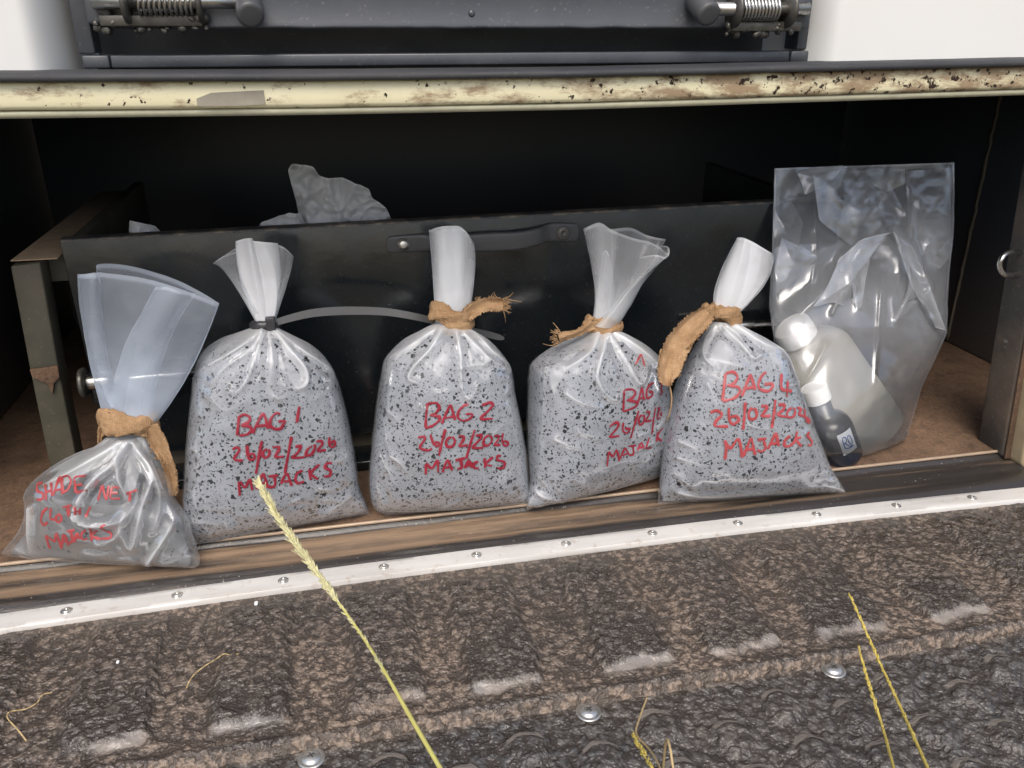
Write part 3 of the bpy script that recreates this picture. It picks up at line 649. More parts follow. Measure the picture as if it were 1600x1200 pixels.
class Bag:
    def __init__(s, L, R, zbase, lean, thick, seed):
        s.L, s.R, s.thick, s.seed = L, R, thick, seed
        a, b = atZ(*L[0], zbase), atZ(*R[0], zbase)
        u = b-a; u[2] = 0; u /= np.linalg.norm(u); s.u = u
        wv = np.array([-u[1]*lean, u[0]*lean, 1.0]); wv /= np.linalg.norm(wv)
        n = np.cross(u, wv); n /= np.linalg.norm(n)          # points to the viewer
        if n[1] > 0: n = -n
        s.n = n; s.p0 = (a+b)/2; s.base = (a+b)/2
    def at(s, x, y, off=0.0): return atP(x, y, s.p0+s.n*off, s.n)
    def creases(s):
        r_ = random.Random(s.seed*31+5); out = []
        for _ in range(16):
            t = r_.choice([r_.uniform(0.02, 0.2), r_.uniform(0.1, 0.7)]); u = r_.choice([r_.uniform(0.02, 0.25), r_.uniform(0.75, 0.98), r_.random()])
            p = polyat(s.L, t)*(1-u)+polyat(s.R, t)*u; a = r_.uniform(-0.5, 0.7)+(0.8 if u < 0.3 else -0.5 if u > 0.7 else 0); l = r_.uniform(18, 46)
            q = p+np.array([math.cos(a), math.sin(a)])*l; out.append(([p, (p+q)/2+np.array([r_.uniform(-3, 3), r_.uniform(-3, 3)]), q], r_.uniform(.0010, .0026), r_.uniform(2.5, 5)))
        return out
    def body(s, nt, na, folds, grow=0.0, t0=0.0, t1=1.0, wr=1.0, cap=False, fold_gain=1.0, haze=(0.1, 0.5), shrink=0.0):
        V, H, Z = [], [], []
        for i in range(nt):
            t = t0+(t1-t0)*i/(nt-1)
            Lp, Rp = polyat(s.L, t), polyat(s.R, t)
            a, b = s.at(*Lp), s.at(*Rp); c = (a+b)/2; hv = (b-a)/2
            hw = np.linalg.norm(hv); hv = hv*(max(hw+grow, 0.001)/hw)*(1-shrink*(1-smooth(0.0, 0.13, t)))
            tk = max(0.0008, float(polyat([[k] for k in s.thick], t)[0])+grow)
            for k in range(na):
                q = 2*math.pi*k/na; ca, sa = math.cos(q), math.sin(q)
                e = 0.76
                x = math.copysign(abs(ca)**e, ca); y = math.copysign(abs(sa)**e, sa)
                V.append(c+hv*x+s.n*(tk*y*(1.0 if y > 0 else 0.8)))
                H.append(t); Z.append(max(0.0, sa))
        V = np.array(V); H = np.array(H); Z = np.array(Z)
        D = np.zeros(len(V)); HC = np.zeros(len(V))
        if folds:
            folds = list(folds)+s.creases(); P = topx(V)
            for poly, amp, wd in folds:
                d, par = segdist(P, dense(poly))
                prof_ = np.exp(-(d/wd)**1.25)*(0.35+0.65*np.sqrt(np.clip(1-par, 0, 1)))
                groove = -0.45*np.exp(-((d-wd*2.4)/(wd*1.3))**2)*np.clip(1-par*0.8, 0.2, 1)
                D += amp*fold_gain*(prof_+groove)*np.clip(Z*2.5, 0, 1)
                HC = np.maximum(HC, min(1, amp/.005)*(0.42*np.exp(-(d/1.7)**2)+0.22*np.exp(-(d/6.5)**2))*np.clip(1.15-par, 0.25, 1)*np.clip(Z*3, 0, 1))  # fold-crest whitening of the film, also standing in for crease highlights
        # gathers round the whole neck
        ang = np.tile(np.linspace(0, 2*math.pi, na, endpoint=False), nt)
        nk = np.clip((H-0.70)/0.3, 0, 1)
        gath = np.abs(((ang*(9+s.seed % 3)/math.pi+0.8*np.sin(3*ang+s.seed)) % 2)-1)-0.5
        D += wr*0.0034*gath*nk*(0.25+0.75*nk)*np.where(H > 0.985, 0.3, 1)*np.clip(1.35-nk, 0.3, 1)
        for j, v in enumerate(V):
            q = v-s.p0
            D[j] += wr*(0.0006*nz(q, 48, s.seed)+0.0022*nz(q, 17, s.seed+3)+0.0022*max(0, nz((q[0]*1.0, q[1], q[2]*2.2), 26, s.seed+9)-0.15)*min(1, 6*H[j]))
        rad = V-np.repeat(V.reshape(nt, na, 3).mean(1), na, axis=0)
        rad /= (np.linalg.norm(rad, axis=1, keepdims=True)+1e-9)
        nn = rad*0.45+s.n*np.sign(np.sin(ang))[:, None]*np.abs(np.sin(ang))[:, None]*0.8
        V2 = V+nn*D[:, None]
        V2[:, 2] = np.maximum(V2[:, 2], 0.0005 if s.base[1] < 0.094 else 0.009)
        Fc = grid_faces(nt, na, True)
        if cap: 
            top = list(range((nt-1)*na, nt*na)); Fc.append(top)
        edge_ = 0.66+0.055*np.sin(7*ang+s.seed*2)+0.035*np.sin(13*ang+s.seed)
        scal = np.clip((H-edge_)/0.035, 0, 1); scal = scal*scal*(3-2*scal)
        hz = haze[0]+(haze[1]-haze[0])*np.clip((H-0.62)/0.34, 0, 1)**1.6
        hz = np.maximum(hz, haze[0]+0.30*scal*np.clip(Z*1.5, 0, 1)*np.where(np.sin(4.5*ang+s.seed) > -0.2, 1, 0.3))  # scalloped neck whitening: loose film's haze plus painted sky reflection
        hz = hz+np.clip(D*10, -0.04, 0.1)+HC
        return V2, Fc, hz, H
    def frill(s, tie, mid, rim, d0, d1, fold, k, side, ph=0.0, nu=110, nv=70, haze=(0.55, 0.22), core=None):
        V, H = [], []
        for i in range(nv):
            v = i/(nv-1)
            for j in range(nu):
                t = j/(nu-1); u = t*2-1
                a, b, c = linat(tie, t), polyat(mid, t), polyat(rim, t)
                w0, w1, w2 = 2*(v-0.5)*(v-1), -4*v*(v-1), 2*v*(v-0.5)
                p = a*w0+b*w1+c*w2
                arch = math.sqrt(max(0, 1-u*u))
                tri = abs(((u*k+ph+0.25*math.sin(u*5+ph)) % 2)-1)*2-1
                tri = tri*0.6+0.4*math.sin(math.pi*(u*k+ph))
                off = side*(d0+(d1-d0)*v)*arch+fold*tri*(0.25+0.75*v)*arch**0.5
                q = s.at(p[0], p[1], off)
                q = q+s.n*(0.0012*nz(q, 60, s.seed+side)+0.002*nz(q, 22, s.seed+side*2))
                V.append(q)
                hz = haze[0]+(haze[1]-haze[0])*smooth(0.0, 0.8, v)
                if core: hz = max(hz, core[0]*math.exp(-((u-core[1])/core[2])**4))
                if v > 0.985 or t < 0.012 or t > 0.988: hz += 0.25
                H.append(min(hz, 0.95))
        return V, grid_faces(nv, nu), H
def merge(*parts):
    g_ = G(); A = []
    for V, Fc, H in parts: g_.add(V, Fc); A += list(H)
    return g_.geo(), A
def band(bag, tL, tR, hw_extra, thick, hgt, strands=3, seed=0, n=120, m=40, rough=1.0):
    """cloth strip wound round the neck"""
    a, b = bag.at(*tL), bag.at(*tR); c = (a+b)/2; hv = (b-a)/2; hw = np.linalg.norm(hv); hv *= (hw+hw_extra)/hw
    up_ = np.cross(bag.n, hv/np.linalg.norm(hv)); 
    if up_[2] < 0: up_ = -up_
    V = []
    for i in range(n):
        q = 2*math.pi*i/n; cen = c+hv*math.cos(q)+bag.n*thick*math.sin(q)
        out = hv/np.linalg.norm(hv)*math.cos(q)+bag.n*math.sin(q)
        for j in range(m):
            r = 2*math.pi*j/m
            tw = 1+0.32*math.sin(strands*r+q*3.0+seed)*rough+0.25*nz((math.cos(q)*3, math.sin(q)*3, j*0.2), 1.3, seed)+rough*(0.13*abs(math.sin(4*r+5*q+seed))+0.12*nz((math.cos(q)*9, math.sin(q)*9, j*0.5), 1.1, seed+4))
            V.append(cen+up_*(hgt*math.sin(r)*tw)+out*(0.0048*math.cos(r)*tw))
    Fc = []
    for i in range(n):
        for j in range(m):
            a_, b_ = i*m+j, ((i+1) % n)*m+j; c_, d_ = ((i+1) % n)*m+(j+1) % m, i*m+(j+1) % m
            Fc.append([a_, b_, c_, d_])
    return V, Fc
def ribbon(bag, pts, widths, offs, curl=0.0, n=60, m=9, th=0.0009, seed=0, ragged=0.6):
    """cloth tail: px centre line, px half widths, offsets from the bag plane"""
    gq = []; 
    for sgn in (1, -1):
        for i in range(n+1):
            t = i/n; c = polyat(pts, t); d = polyat(pts, min(1, t+0.01))-polyat(pts, max(0, t-0.01)); d /= np.linalg.norm(d); nn = np.array([-d[1], d[0]])
            wd = float(polyat([[w_] for w_ in widths], t)[0]); of = float(polyat([[o] for o in offs], t)[0])
            for j in range(m):
                s_ = j/(m-1)*2-1
                rag = ragged*(rnd.random()-0.5)*2 if abs(s_) > 0.99 else 0
                p = c+nn*(wd*s_+rag)
                gq.append(bag.at(p[0], p[1], of+curl*(s_*s_)+0.0010*nz((t*6, s_*1.2, 0), 1.0, seed)+0.0016*math.sin(s_*4+t*3+seed)+0.0010*abs(math.sin(s_*5+1.5*math.sin(t*4)+seed))+0.0008*nz((t*14, s_*4, 2), 1.0, seed)+sgn*th/2))
    nf = (n+1)*m
    Fc = grid_faces(n+1, m)+[[i+nf for i in f[::-1]] for f in grid_faces(n+1, m)]
    for i in range(n):
        for e in (0, m-1):
            a_, b_ = i*m+e, (i+1)*m+e; Fc.append([a_, b_, b_+nf, a_+nf] if e else [b_, a_, a_+nf, b_+nf])
    for e in (0, n):
        for j in range(m-1):
            a_, b_ = e*m+j, e*m+j+1; Fc.append([a_, b_, b_+nf, a_+nf])
    return gq, Fc
def fray(bag, lines, off, r=0.0007):
    gq = G()
    for ln in lines: gq.add(*tube([bag.at(p[0], p[1], off+0.002*rnd.uniform(-1, 1)) for p in dense(ln, 8)], [r*(1-0.5*i/8) for i in range(9)], 6))
    return gq.geo()
def fuzz(edge, n, ln, ang=None):
    out = []
    for i in range(n):
        p = polyat(edge, rnd.random()); a = rnd.uniform(0, 6.28) if ang is None else ang+rnd.uniform(-0.7, 0.7)
        l = ln*rnd.uniform(0.4, 1); q = p+np.array([math.cos(a), math.sin(a)])*l
        out.append([p, (p+q)/2+np.array([rnd.uniform(-2, 2), rnd.uniform(-2, 2)]), q])
    return out
def write(strokes, zx, zy, sc, bvh, name, parent, mat, hw=0.0019, lift=0.0008):
    """marker strokes traced in the photo laid on the film"""
    gq = G()
    for st in strokes:
        pts = [np.array((zx+x/sc, zy+y/sc)) for x, y in st]
        L = sum(np.linalg.norm(pts[i+1]-pts[i]) for i in range(len(pts)-1)); n = max(4, int(L/2.2))
        H = []
        for i in range(n+1):
            p = (polyat(pts, i/n)*0.6+linat(pts, i/n)*0.4) if len(pts) > 2 else linat(pts, i/n)
            d = ray(p[0], p[1]); d = d/np.linalg.norm(d)
            h = bvh.ray_cast(Vector(CAM), Vector(d))
            if h[0] is None: continue
            nn = np.array(h[1]); nn = nn if nn @ d < 0 else -nn
            H.append((np.array(h[0]), nn, i))
        run = []
        for i, hh in enumerate(H):
            run.append(hh)
            if i+1 == len(H) or np.linalg.norm(H[i+1][0]-hh[0]) > 0.03:
                if len(run) > 2:
                    sm = [np.mean([r_[0] for r_ in run[max(0, a-1):a+2]], axis=0) for a in range(len(run))]
                    sn = [np.mean([r_[1] for r_ in run[max(0, a-2):a+3]], axis=0) for a in range(len(run))]
                    V = []
                    for a in range(len(run)):
                        tg_ = sm[min(a+1, len(sm)-1)]-sm[max(a-1, 0)]; tg_ /= np.linalg.norm(tg_)+1e-9
                        nn = sn[a]/np.linalg.norm(sn[a]); sd_ = np.cross(tg_, nn); sd_ /= np.linalg.norm(sd_)+1e-9
                        w_ = hw*(0.85+0.4*nz(sm[a], 130, 5))*(0.75 if a in (0, len(run)-1) else 1)
                        for e in (-1, -0.4, 0.4, 1): V.append(sm[a]+nn*(lift if abs(e) < 0.9 else lift*0.75)+sd_*w_*e)
                    gq.add(V, grid_faces(len(run), 4))
                run = []
    o = obj(name, gq.geo(), mat, parent); return o

GRP = "tied plastic sample bags along the sill"
def make_bag(name, label, bag, folds, frills, t_fill, mat_fill, neckmat='film', haze=(0.035, 0.62), nt=210, na=260, extra=None, zbias=0.0, fillgrow=-0.0014, shrink=0.006):
    root = empty(name, bag.base, label, "bag", GRP)
    V, Fc, H, T = bag.body(nt, na, folds, haze=haze)
    fr_ = [bag.frill(**f) for f in frills]
    geo, A = merge((V, Fc, H))
    film = obj("film", geo, MAT['film'], root, attrs={"haze": A})
    gf, af = merge(*fr_)
    obj("gathered_neck", gf, MAT[neckmat], root, attrs={"haze": af})
    if mat_fill:
        V2, F2, _, T2 = bag.body(110, 150, None, grow=fillgrow, t0=t_fill[0], t1=t_fill[1], wr=0.55, cap=True, shrink=shrink)
        obj("filling", (V2, F2), mat_fill, root, attrs={"height": T2})
    bvh = BVHTree.FromPolygons([tuple(v) for v in V], Fc)
    return root, bvh

# --- bag marked 1
L1 = [(300, 852), (288, 830), (285, 790), (286, 750), (290, 700), (294, 660), (298, 620), (304, 580), (316, 552), (342, 531), (372, 520), (402, 509)]
R1 = [(578, 803), (574, 790), (562, 760), (557, 735), (552, 700), (545, 660), (536, 620), (526, 588), (511, 561), (488, 540), (458, 525), (428, 509)]
TH1 = [0.001, 0.026, 0.042, 0.050, 0.055, 0.058, 0.059, 0.057, 0.052, 0.043, 0.030, 0.012]
b1 = Bag(L1, R1, 0.009, 0.22, TH1, 1)
f1 = [([(408, 515), (370, 545), (312, 578)], .0055, 4), ([(410, 518), (388, 548), (350, 575), (330, 600)], .005, 4), ([(412, 520), (398, 560), (386, 592), (370, 612), (356, 608)], .006, 4.5),
      ([(421, 518), (424, 570), (424, 606), (432, 622), (446, 618)], .006, 4), ([(430, 518), (452, 545), (476, 575), (478, 598), (462, 606), (440, 600)], .006, 4.5), ([(432, 515), (470, 545), (515, 575), (522, 592)], .0055, 4),
      ([(330, 620), (350, 640), (380, 632)], .0025, 7), ([(545, 775), (520, 795), (500, 812)], .004, 6), ([(300, 700), (330, 720)], .002, 8), ([(300, 815), (335, 820), (360, 830)], .0025, 6)]
tie1 = [(401, 506), (409, 508), (417, 508), (424, 507), (429, 505)]
fr1 = [dict(tie=tie1, mid=[(360, 436), (388, 446), (410, 448), (434, 446), (452, 432)], rim=[(333, 412), (352, 398), (384, 381), (424, 381), (445, 388), (458, 401)], d0=.010, d1=.016, fold=.006, k=2.6, side=-1, ph=.3, haze=(.6, .16)),
       dict(tie=tie1, mid=[(376, 440), (394, 445), (410, 446), (426, 444), (438, 440)], rim=[(368, 377), (382, 373), (394, 372), (394, 376), (434, 380)], d0=.010, d1=.020, fold=.005, k=2.0, side=1, ph=.8, haze=(.92, .85)),
       dict(tie=tie1, mid=[(358, 434), (372, 442), (385, 446)], rim=[(333, 411), (350, 400), (372, 392)], d0=.008, d1=.012, fold=.004, k=1.2, side=1, ph=.1, haze=(.5, .14)),
       dict(tie=tie1, mid=[(428, 446), (440, 440), (452, 430)], rim=[(434, 382), (446, 388), (458, 400)], d0=.008, d1=.012, fold=.004, k=1.2, side=1, ph=.5, haze=(.5, .18))]
r1, bv1 = make_bag("plastic_bag", "clear bag of black-flecked grey granules marked BAG 1, neck in a long cable tie", b1, f1, fr1, (0.004, 0.90), MAT['contents'])
S1 = [[(565, 225), (558, 300), (550, 370)], [(562, 235), (605, 215), (645, 240), (630, 275), (575, 297)], [(575, 297), (640, 300), (655, 330), (620, 360), (560, 368)],
      [(662, 355), (690, 290), (735, 210), (755, 250), (775, 322)], [(680, 302), (765, 292)], [(862, 215), (830, 205), (795, 240), (783, 290), (812, 318), (862, 320), (880, 285), (897, 262), (838, 268)], [(995, 155), (975, 280)],
      [(515, 470), (545, 450), (570, 465), (550, 500), (525, 540), (600, 545)], [(622, 430), (625, 500), (640, 540), (675, 532), (670, 495), (630, 505)], [(728, 400), (705, 520), (685, 642)],
      [(770, 460), (735, 480), (735, 520), (765, 525), (785, 490), (772, 462)], [(800, 455), (850, 445), (845, 480), (818, 522), (890, 515)], [(940, 370), (915, 500), (890, 640)],
      [(962, 450), (1005, 440), (985, 490), (940, 527), (1040, 520)], [(1090, 440), (1052, 465), (1040, 512), (1085, 500), (1110, 440), (1090, 438)], [(1112, 410), (1150, 405), (1160, 430), (1120, 477), (1190, 470)], [(1210, 370), (1205, 430), (1230, 455), (1252, 430), (1240, 405), (1208, 428)],
      [(562, 690), (570, 800)], [(570, 690), (608, 740), (642, 678), (660, 762)], [(685, 752), (710, 690), (737, 637), (755, 690), (770, 742)], [(695, 712), (765, 700)], [(770, 660), (848, 650)], [(815, 655), (825, 715), (800, 737), (762, 728)],
      [(863, 717), (880, 670), (907, 635), (925, 680), (942, 730)], [(880, 697), (930, 690)], [(1022, 615), (980, 635), (965, 680), (985, 712), (1032, 690)], [(1065, 600), (1075, 690)], [(1140, 570), (1075, 637), (1130, 682)], [(1232, 565), (1190, 565), (1175, 600), (1215, 612), (1215, 655), (1165, 660)]]
write(S1, 250, 600, 4.571, bv1, "handwriting", r1, MAT['ink'])
# cable tie
ct = obj("cable_tie", band(b1, (398, 508), (431, 505), 0.002, 0.0125, 0.0052, 1, 3, 60, 14, 0.1), MAT['tie_plastic'], r1)
hb = b1.at(423, 505, 0.0165)
obj("tie_head", bevbox(hb[0]-0.0055, hb[0]+0.0055, hb[1]-0.004, hb[1]+0.004, hb[2]-0.0078, hb[2]+0.0078, 0.001), MAT['tie_plastic'], ct)
def strap():
    cl = [((428, 505), 5.5, b1.at(428, 505, .012)[1]), ((450, 498), 6, .155), ((490, 489), 6.5, .160), ((540, 485.5), 6.5, .166), ((600, 487), 6, .175), ((650, 495), 5.5, .188), ((690, 505), 5, .205), ((725, 514), 5, .212), ((760, 522), 5, .212), ((780, 527), 4.5, .211), ((788, 529), 1.5, .211)]
    V, A = [], []; n = 120
    for sg in (0, 1):
        for i in range(n+1):
            t = i/n; c = polyat([p for p, _, _ in cl], t); hh = float(polyat([[h] for _, h, _ in cl], t)[0]); yy = float(polyat([[y] for _, _, y in cl], t)[0])
            for e in (-1, 1): V.append(atY(c[0]-0.08*e*hh, c[1]+e*hh, yy+sg*0.0013)); A.append(t*0.35)
    nf = 2*(n+1); Fc = grid_faces(n+1, 2)+[[i+nf for i in f[::-1]] for f in grid_faces(n+1, 2)]
    for i in range(n):
        for e in (0, 1): Fc.append([2*i+e, 2*i+2+e, 2*i+2+e+nf, 2*i+e+nf])
    return (V, Fc), A
gs, as_ = strap(); obj("tie_strap", gs, MAT['strap'], ct, attrs={"along": as_}, sharp=40)

# --- bag marked 2
L2 = [(602, 806), (584, 792), (577, 760), (577, 730), (580, 700), (584, 665), (588, 630), (594, 590), (602, 560), (628, 533), (655, 518), (681, 504)]
R2 = [(822, 788), (826, 775), (825, 750), (822, 715), (817, 680), (811, 645), (803, 605), (798, 575), (784, 552), (766, 533), (748, 521), (731, 511)]
TH2 = [0.001, 0.026, 0.042, 0.050, 0.055, 0.058, 0.059, 0.057, 0.052, 0.043, 0.032, 0.019]
b2 = Bag(L2, R2, 0.009, 0.24, TH2, 2)
f2 = [([(690, 515), (672, 545), (645, 575), (640, 592), (655, 598)], .0065, 4.5), ([(714, 520), (719, 560), (720, 600), (728, 620), (738, 618), (747, 600)], .006, 4), ([(738, 515), (765, 545), (795, 572), (793, 592)], .006, 4),
      ([(680, 513), (640, 540), (612, 558)], .005, 4), ([(726, 520), (760, 556), (785, 572)], .005, 3.5), ([(610, 712), (625, 722), (640, 738)], .004, 6), ([(598, 720), (612, 745)], .003, 5), ([(655, 560), (700, 600), (690, 625)], .002, 9)]
tie2 = [(680, 503), (692, 507), (706, 509), (720, 510), (731, 508)]
fr2 = [dict(tie=tie2, mid=[(676, 430), (690, 432), (708, 433), (725, 432), (742, 425)], rim=[(670, 359), (684, 360), (704, 356), (726, 360), (740, 379)], d0=.014, d1=.020, fold=.003, k=1.6, side=-1, ph=.3, haze=(.6, .4), core=(.8, 0, .7)),
       dict(tie=tie2, mid=[(676, 431), (690, 432), (708, 433), (725, 432), (741, 428)], rim=[(671, 360), (684, 355), (702, 353), (722, 356), (739, 382)], d0=.014, d1=.014, fold=.0025, k=1.3, side=1, ph=.7, haze=(.6, .25), core=(.55, -.1, .75)),
       dict(tie=tie2, mid=[(686, 434), (698, 435), (712, 435), (722, 434)], rim=[(683, 368), (694, 366), (710, 368), (722, 374)], d0=.006, d1=.006, fold=.003, k=2, side=1, ph=.2, haze=(.6, .55))]
r2, bv2 = make_bag("plastic_bag", "clear bag of black-flecked grey granules marked BAG 2 in red, with plain upright neck", b2, f2, fr2, (0.004, 0.90), MAT['contents'])
S2 = [[(540, 270), (530, 360), (525, 450)], [(538, 277), (600, 270), (625, 300), (600, 345), (550, 362)], [(560, 362), (625, 367), (620, 400), (575, 435), (520, 452)], [(638, 425), (670, 350), (702, 285), (720, 335), (737, 397)], [(655, 382), (730, 367)],
      [(835, 280), (800, 290), (760, 330), (755, 375), (790, 400), (842, 385), (862, 350), (808, 352)], [(922, 290), (985, 268), (1007, 285), (970, 330), (913, 387), (1012, 382)],
      [(468, 520), (515, 510), (520, 532), (480, 592), (548, 612), (572, 590)], [(558, 490), (580, 560), (612, 582), (622, 555), (588, 550)], [(668, 455), (640, 560), (620, 652)], [(710, 510), (670, 540), (680, 585), (720, 580), (737, 540), (712, 510)], [(758, 510), (800, 510), (790, 545), (763, 582), (832, 570)],
      [(878, 460), (845, 560), (815, 672)], [(880, 505), (925, 500), (915, 530), (858, 592), (942, 590)], [(985, 500), (945, 520), (935, 570), (970, 577), (1000, 540), (988, 500)], [(1008, 510), (1050, 505), (1040, 540), (1013, 572), (1065, 570)], [(1080, 480), (1070, 540), (1090, 580), (1117, 565), (1105, 545), (1070, 547)],
      [(530, 700), (526, 785)], [(530, 700), (570, 740), (612, 680), (614, 772)], [(643, 772), (682, 678), (717, 757)], [(660, 737), (705, 725)], [(733, 682), (812, 665)], [(775, 675), (785, 735), (748, 742)], [(803, 742), (832, 680), (857, 737)], [(815, 717), (850, 712)], [(907, 690), (870, 702), (870, 737), (912, 737)],
      [(945, 660), (950, 742)], [(1012, 655), (950, 707), (1002, 722)], [(1067, 650), (1035, 650), (1040, 682), (1087, 690), (1085, 737), (1030, 737)]]
write(S2, 550, 570, 4.571, bv2, "handwriting", r2, MAT['ink'])
t2 = obj("cloth_tie", band(b2, (677, 486), (733, 503), 0.001, 0.0185, 0.0098, 3, 2), MAT['burlap'], r2)
obj("tie_tail", ribbon(b2, [(728, 494), (740, 484), (760, 476), (776, 476), (787, 476)], [10, 11, 10.5, 10, 9], [.016, .012, .006, .004, .004], .002, 60, 13, seed=4, ragged=2.0), MAT['burlap'], t2)
obj("tie_fray", fray(b2, fuzz([(786, 466), (788, 476), (787, 486)], 26, 13, 0.0)+[[(780, 468), (774, 462), (772, 456)], [(786, 468), (796, 463), (802, 457)], [(788, 466), (800, 469), (816, 472)], [(786, 484), (789, 494), (790, 504)], [(770, 468), (768, 462), (771, 458)]]+fuzz([(742, 468), (770, 466)], 16, 5, -1.57), .008), MAT['burlap'], t2)
obj("band_fray", fray(b2, fuzz([(690, 490), (730, 502)], 22, 5, -1.2), .016), MAT['burlap'], t2)

# --- bag marked 3
L3 = [(824, 797), (823, 786), (830, 755), (830, 735), (829, 700), (829, 665), (830, 625), (831, 590), (836, 570), (862, 548), (895, 531), (922, 516)]
R3 = [(1036, 742), (1037, 735), (1039, 715), (1040, 690), (1039, 662), (1038, 632), (1036, 605), (1033, 580), (1022, 556), (1006, 540), (986, 527), (964, 516)]
TH3 = TH2
b3 = Bag(L3, R3, 0.009, 0.20, TH3, 3)
f3 = [([(935, 520), (925, 545), (905, 562), (885, 575)], .005, 4), ([(948, 525), (937, 560), (932, 590), (945, 615), (962, 625), (975, 610)], .006, 4.5), ([(952, 522), (975, 560), (995, 597), (1005, 592), (1011, 570)], .006, 4), ([(960, 518), (1000, 545), (1030, 570)], .0055, 4),
      ([(872, 548), (853, 570), (847, 680), (840, 760)], .0022, 2.0), ([(885, 615), (905, 628), (935, 637)], .0045, 5), ([(868, 686), (885, 695), (905, 700)], .0045, 6), ([(905, 675), (935, 687)], .003, 5), ([(832, 760), (850, 775), (880, 785)], .006, 4), ([(826, 790), (838, 772), (858, 784)], .005, 3)]
tie3 = [(926, 508), (935, 511), (945, 513), (955, 513), (964, 511)]
fr3 = [dict(tie=tie3, mid=[(929, 452), (944, 452), (962, 450), (984, 447), (1004, 438)], rim=[(912, 358), (928, 352), (950, 358), (985, 356), (1012, 368), (1040, 374)], d0=.012, d1=.024, fold=.005, k=2.6, side=-1, ph=.1, haze=(.55, .20)),
       dict(tie=tie3, mid=[(928, 448), (944, 452), (962, 452), (984, 450), (1003, 446)], rim=[(912, 357), (936, 348), (958, 360), (990, 372), (1020, 380), (1045, 398)], d0=.012, d1=.022, fold=.006, k=2.2, side=1, ph=.6, haze=(.55, .20), core=(.36, -.45, .42)),
       dict(tie=tie3, mid=[(976, 452), (990, 450), (1008, 436)], rim=[(1000, 402), (1024, 398), (1043, 402), (1044, 386), (1028, 384)], d0=.022, d1=.036, fold=.003, k=1, side=1, ph=.6, haze=(.45, .2)),
       dict(tie=tie3, mid=[(932, 450), (944, 446), (960, 455)], rim=[(940, 400), (948, 392), (958, 420)], d0=.008, d1=.020, fold=.003, k=1, side=1, ph=.2, haze=(.5, .4))]
r3, bv3 = make_bag("plastic_bag", "clear bag of black-flecked grey granules marked BAG 3 in red, with a red arrow", b3, f3, fr3, (0.05, 0.90), MAT['contents'], shrink=0.05)
S3 = [[(800, 225), (797, 300), (793, 382)], [(798, 227), (860, 220), (882, 250), (850, 290), (815, 302)], [(830, 300), (887, 310), (885, 342), (793, 382)], [(893, 337), (910, 270), (927, 205), (935, 260), (947, 302)], [(905, 287), (945, 277)], [(1017, 175), (985, 185), (960, 230), (963, 287), (1000, 267), (1002, 235), (973, 242)],
      [(1046, 178), (1072, 182), (1058, 214), (1074, 240), (1048, 272)],
      [(693, 490), (740, 455), (762, 470), (740, 510), (693, 562), (772, 550)], [(795, 450), (790, 520), (825, 532), (842, 500), (800, 502)], [(905, 370), (875, 470), (846, 572)], [(930, 400), (905, 422), (905, 472), (935, 465), (947, 420), (932, 400)], [(953, 385), (982, 380), (975, 410), (948, 452), (1002, 440)], [(1025, 345), (1010, 440), (998, 542)],
      [(1033, 360), (1055, 355), (1033, 432), (1065, 420)], [(1072, 370), (1060, 400), (1072, 412)],
      [(690, 660), (678, 772)], [(690, 660), (720, 702), (747, 650), (767, 737)], [(768, 722), (805, 640), (837, 692)], [(785, 692), (830, 677)], [(828, 627), (892, 620)], [(860, 625), (870, 682), (833, 692)], [(893, 662), (922, 600), (947, 652)], [(905, 642), (940, 632)], [(982, 560), (965, 610), (958, 642), (1002, 635)], [(1040, 520), (1030, 602)], [(1078, 490), (1033, 557), (1070, 592)]]
write([[(878, 48), (900, 8), (920, -34)], [(920, -34), (935, 10), (945, 58)]], 800, 560, 4.571, bv3, "arrow_mark", r3, MAT['inkpale'], 0.0015)
write(S3, 800, 560, 4.571, bv3, "handwriting", r3, MAT['ink'], 0.0017)
t3 = obj("cloth_tie", band(b3, (919, 506), (964, 513), 0.001, 0.0145, 0.0088, 3, 5), MAT['burlap'], r3)
obj("tie_tail", ribbon(b3, [(926, 506), (912, 515), (896, 522), (882, 525), (873, 527)], [9, 6, 5.5, 7, 9], [.018, .022, .024, .026, .028], -.003, 50, 13, seed=6, ragged=1.6), MAT['burlap'], t3)
obj("tie_fray", fray(b3, fuzz([(874, 517), (870, 526), (874, 536)], 24, 13, 3.14)+[[(875, 518), (870, 511), (864, 504)], [(872, 520), (868, 517), (867, 514)], [(872, 534), (862, 540), (848, 537)], [(875, 536), (868, 532), (862, 535)]], .027), MAT['burlap'], t3)
obj("band_fray", fray(b3, fuzz([(925, 500), (960, 510)], 16, 4, -1.5), .014), MAT['burlap'], t3)

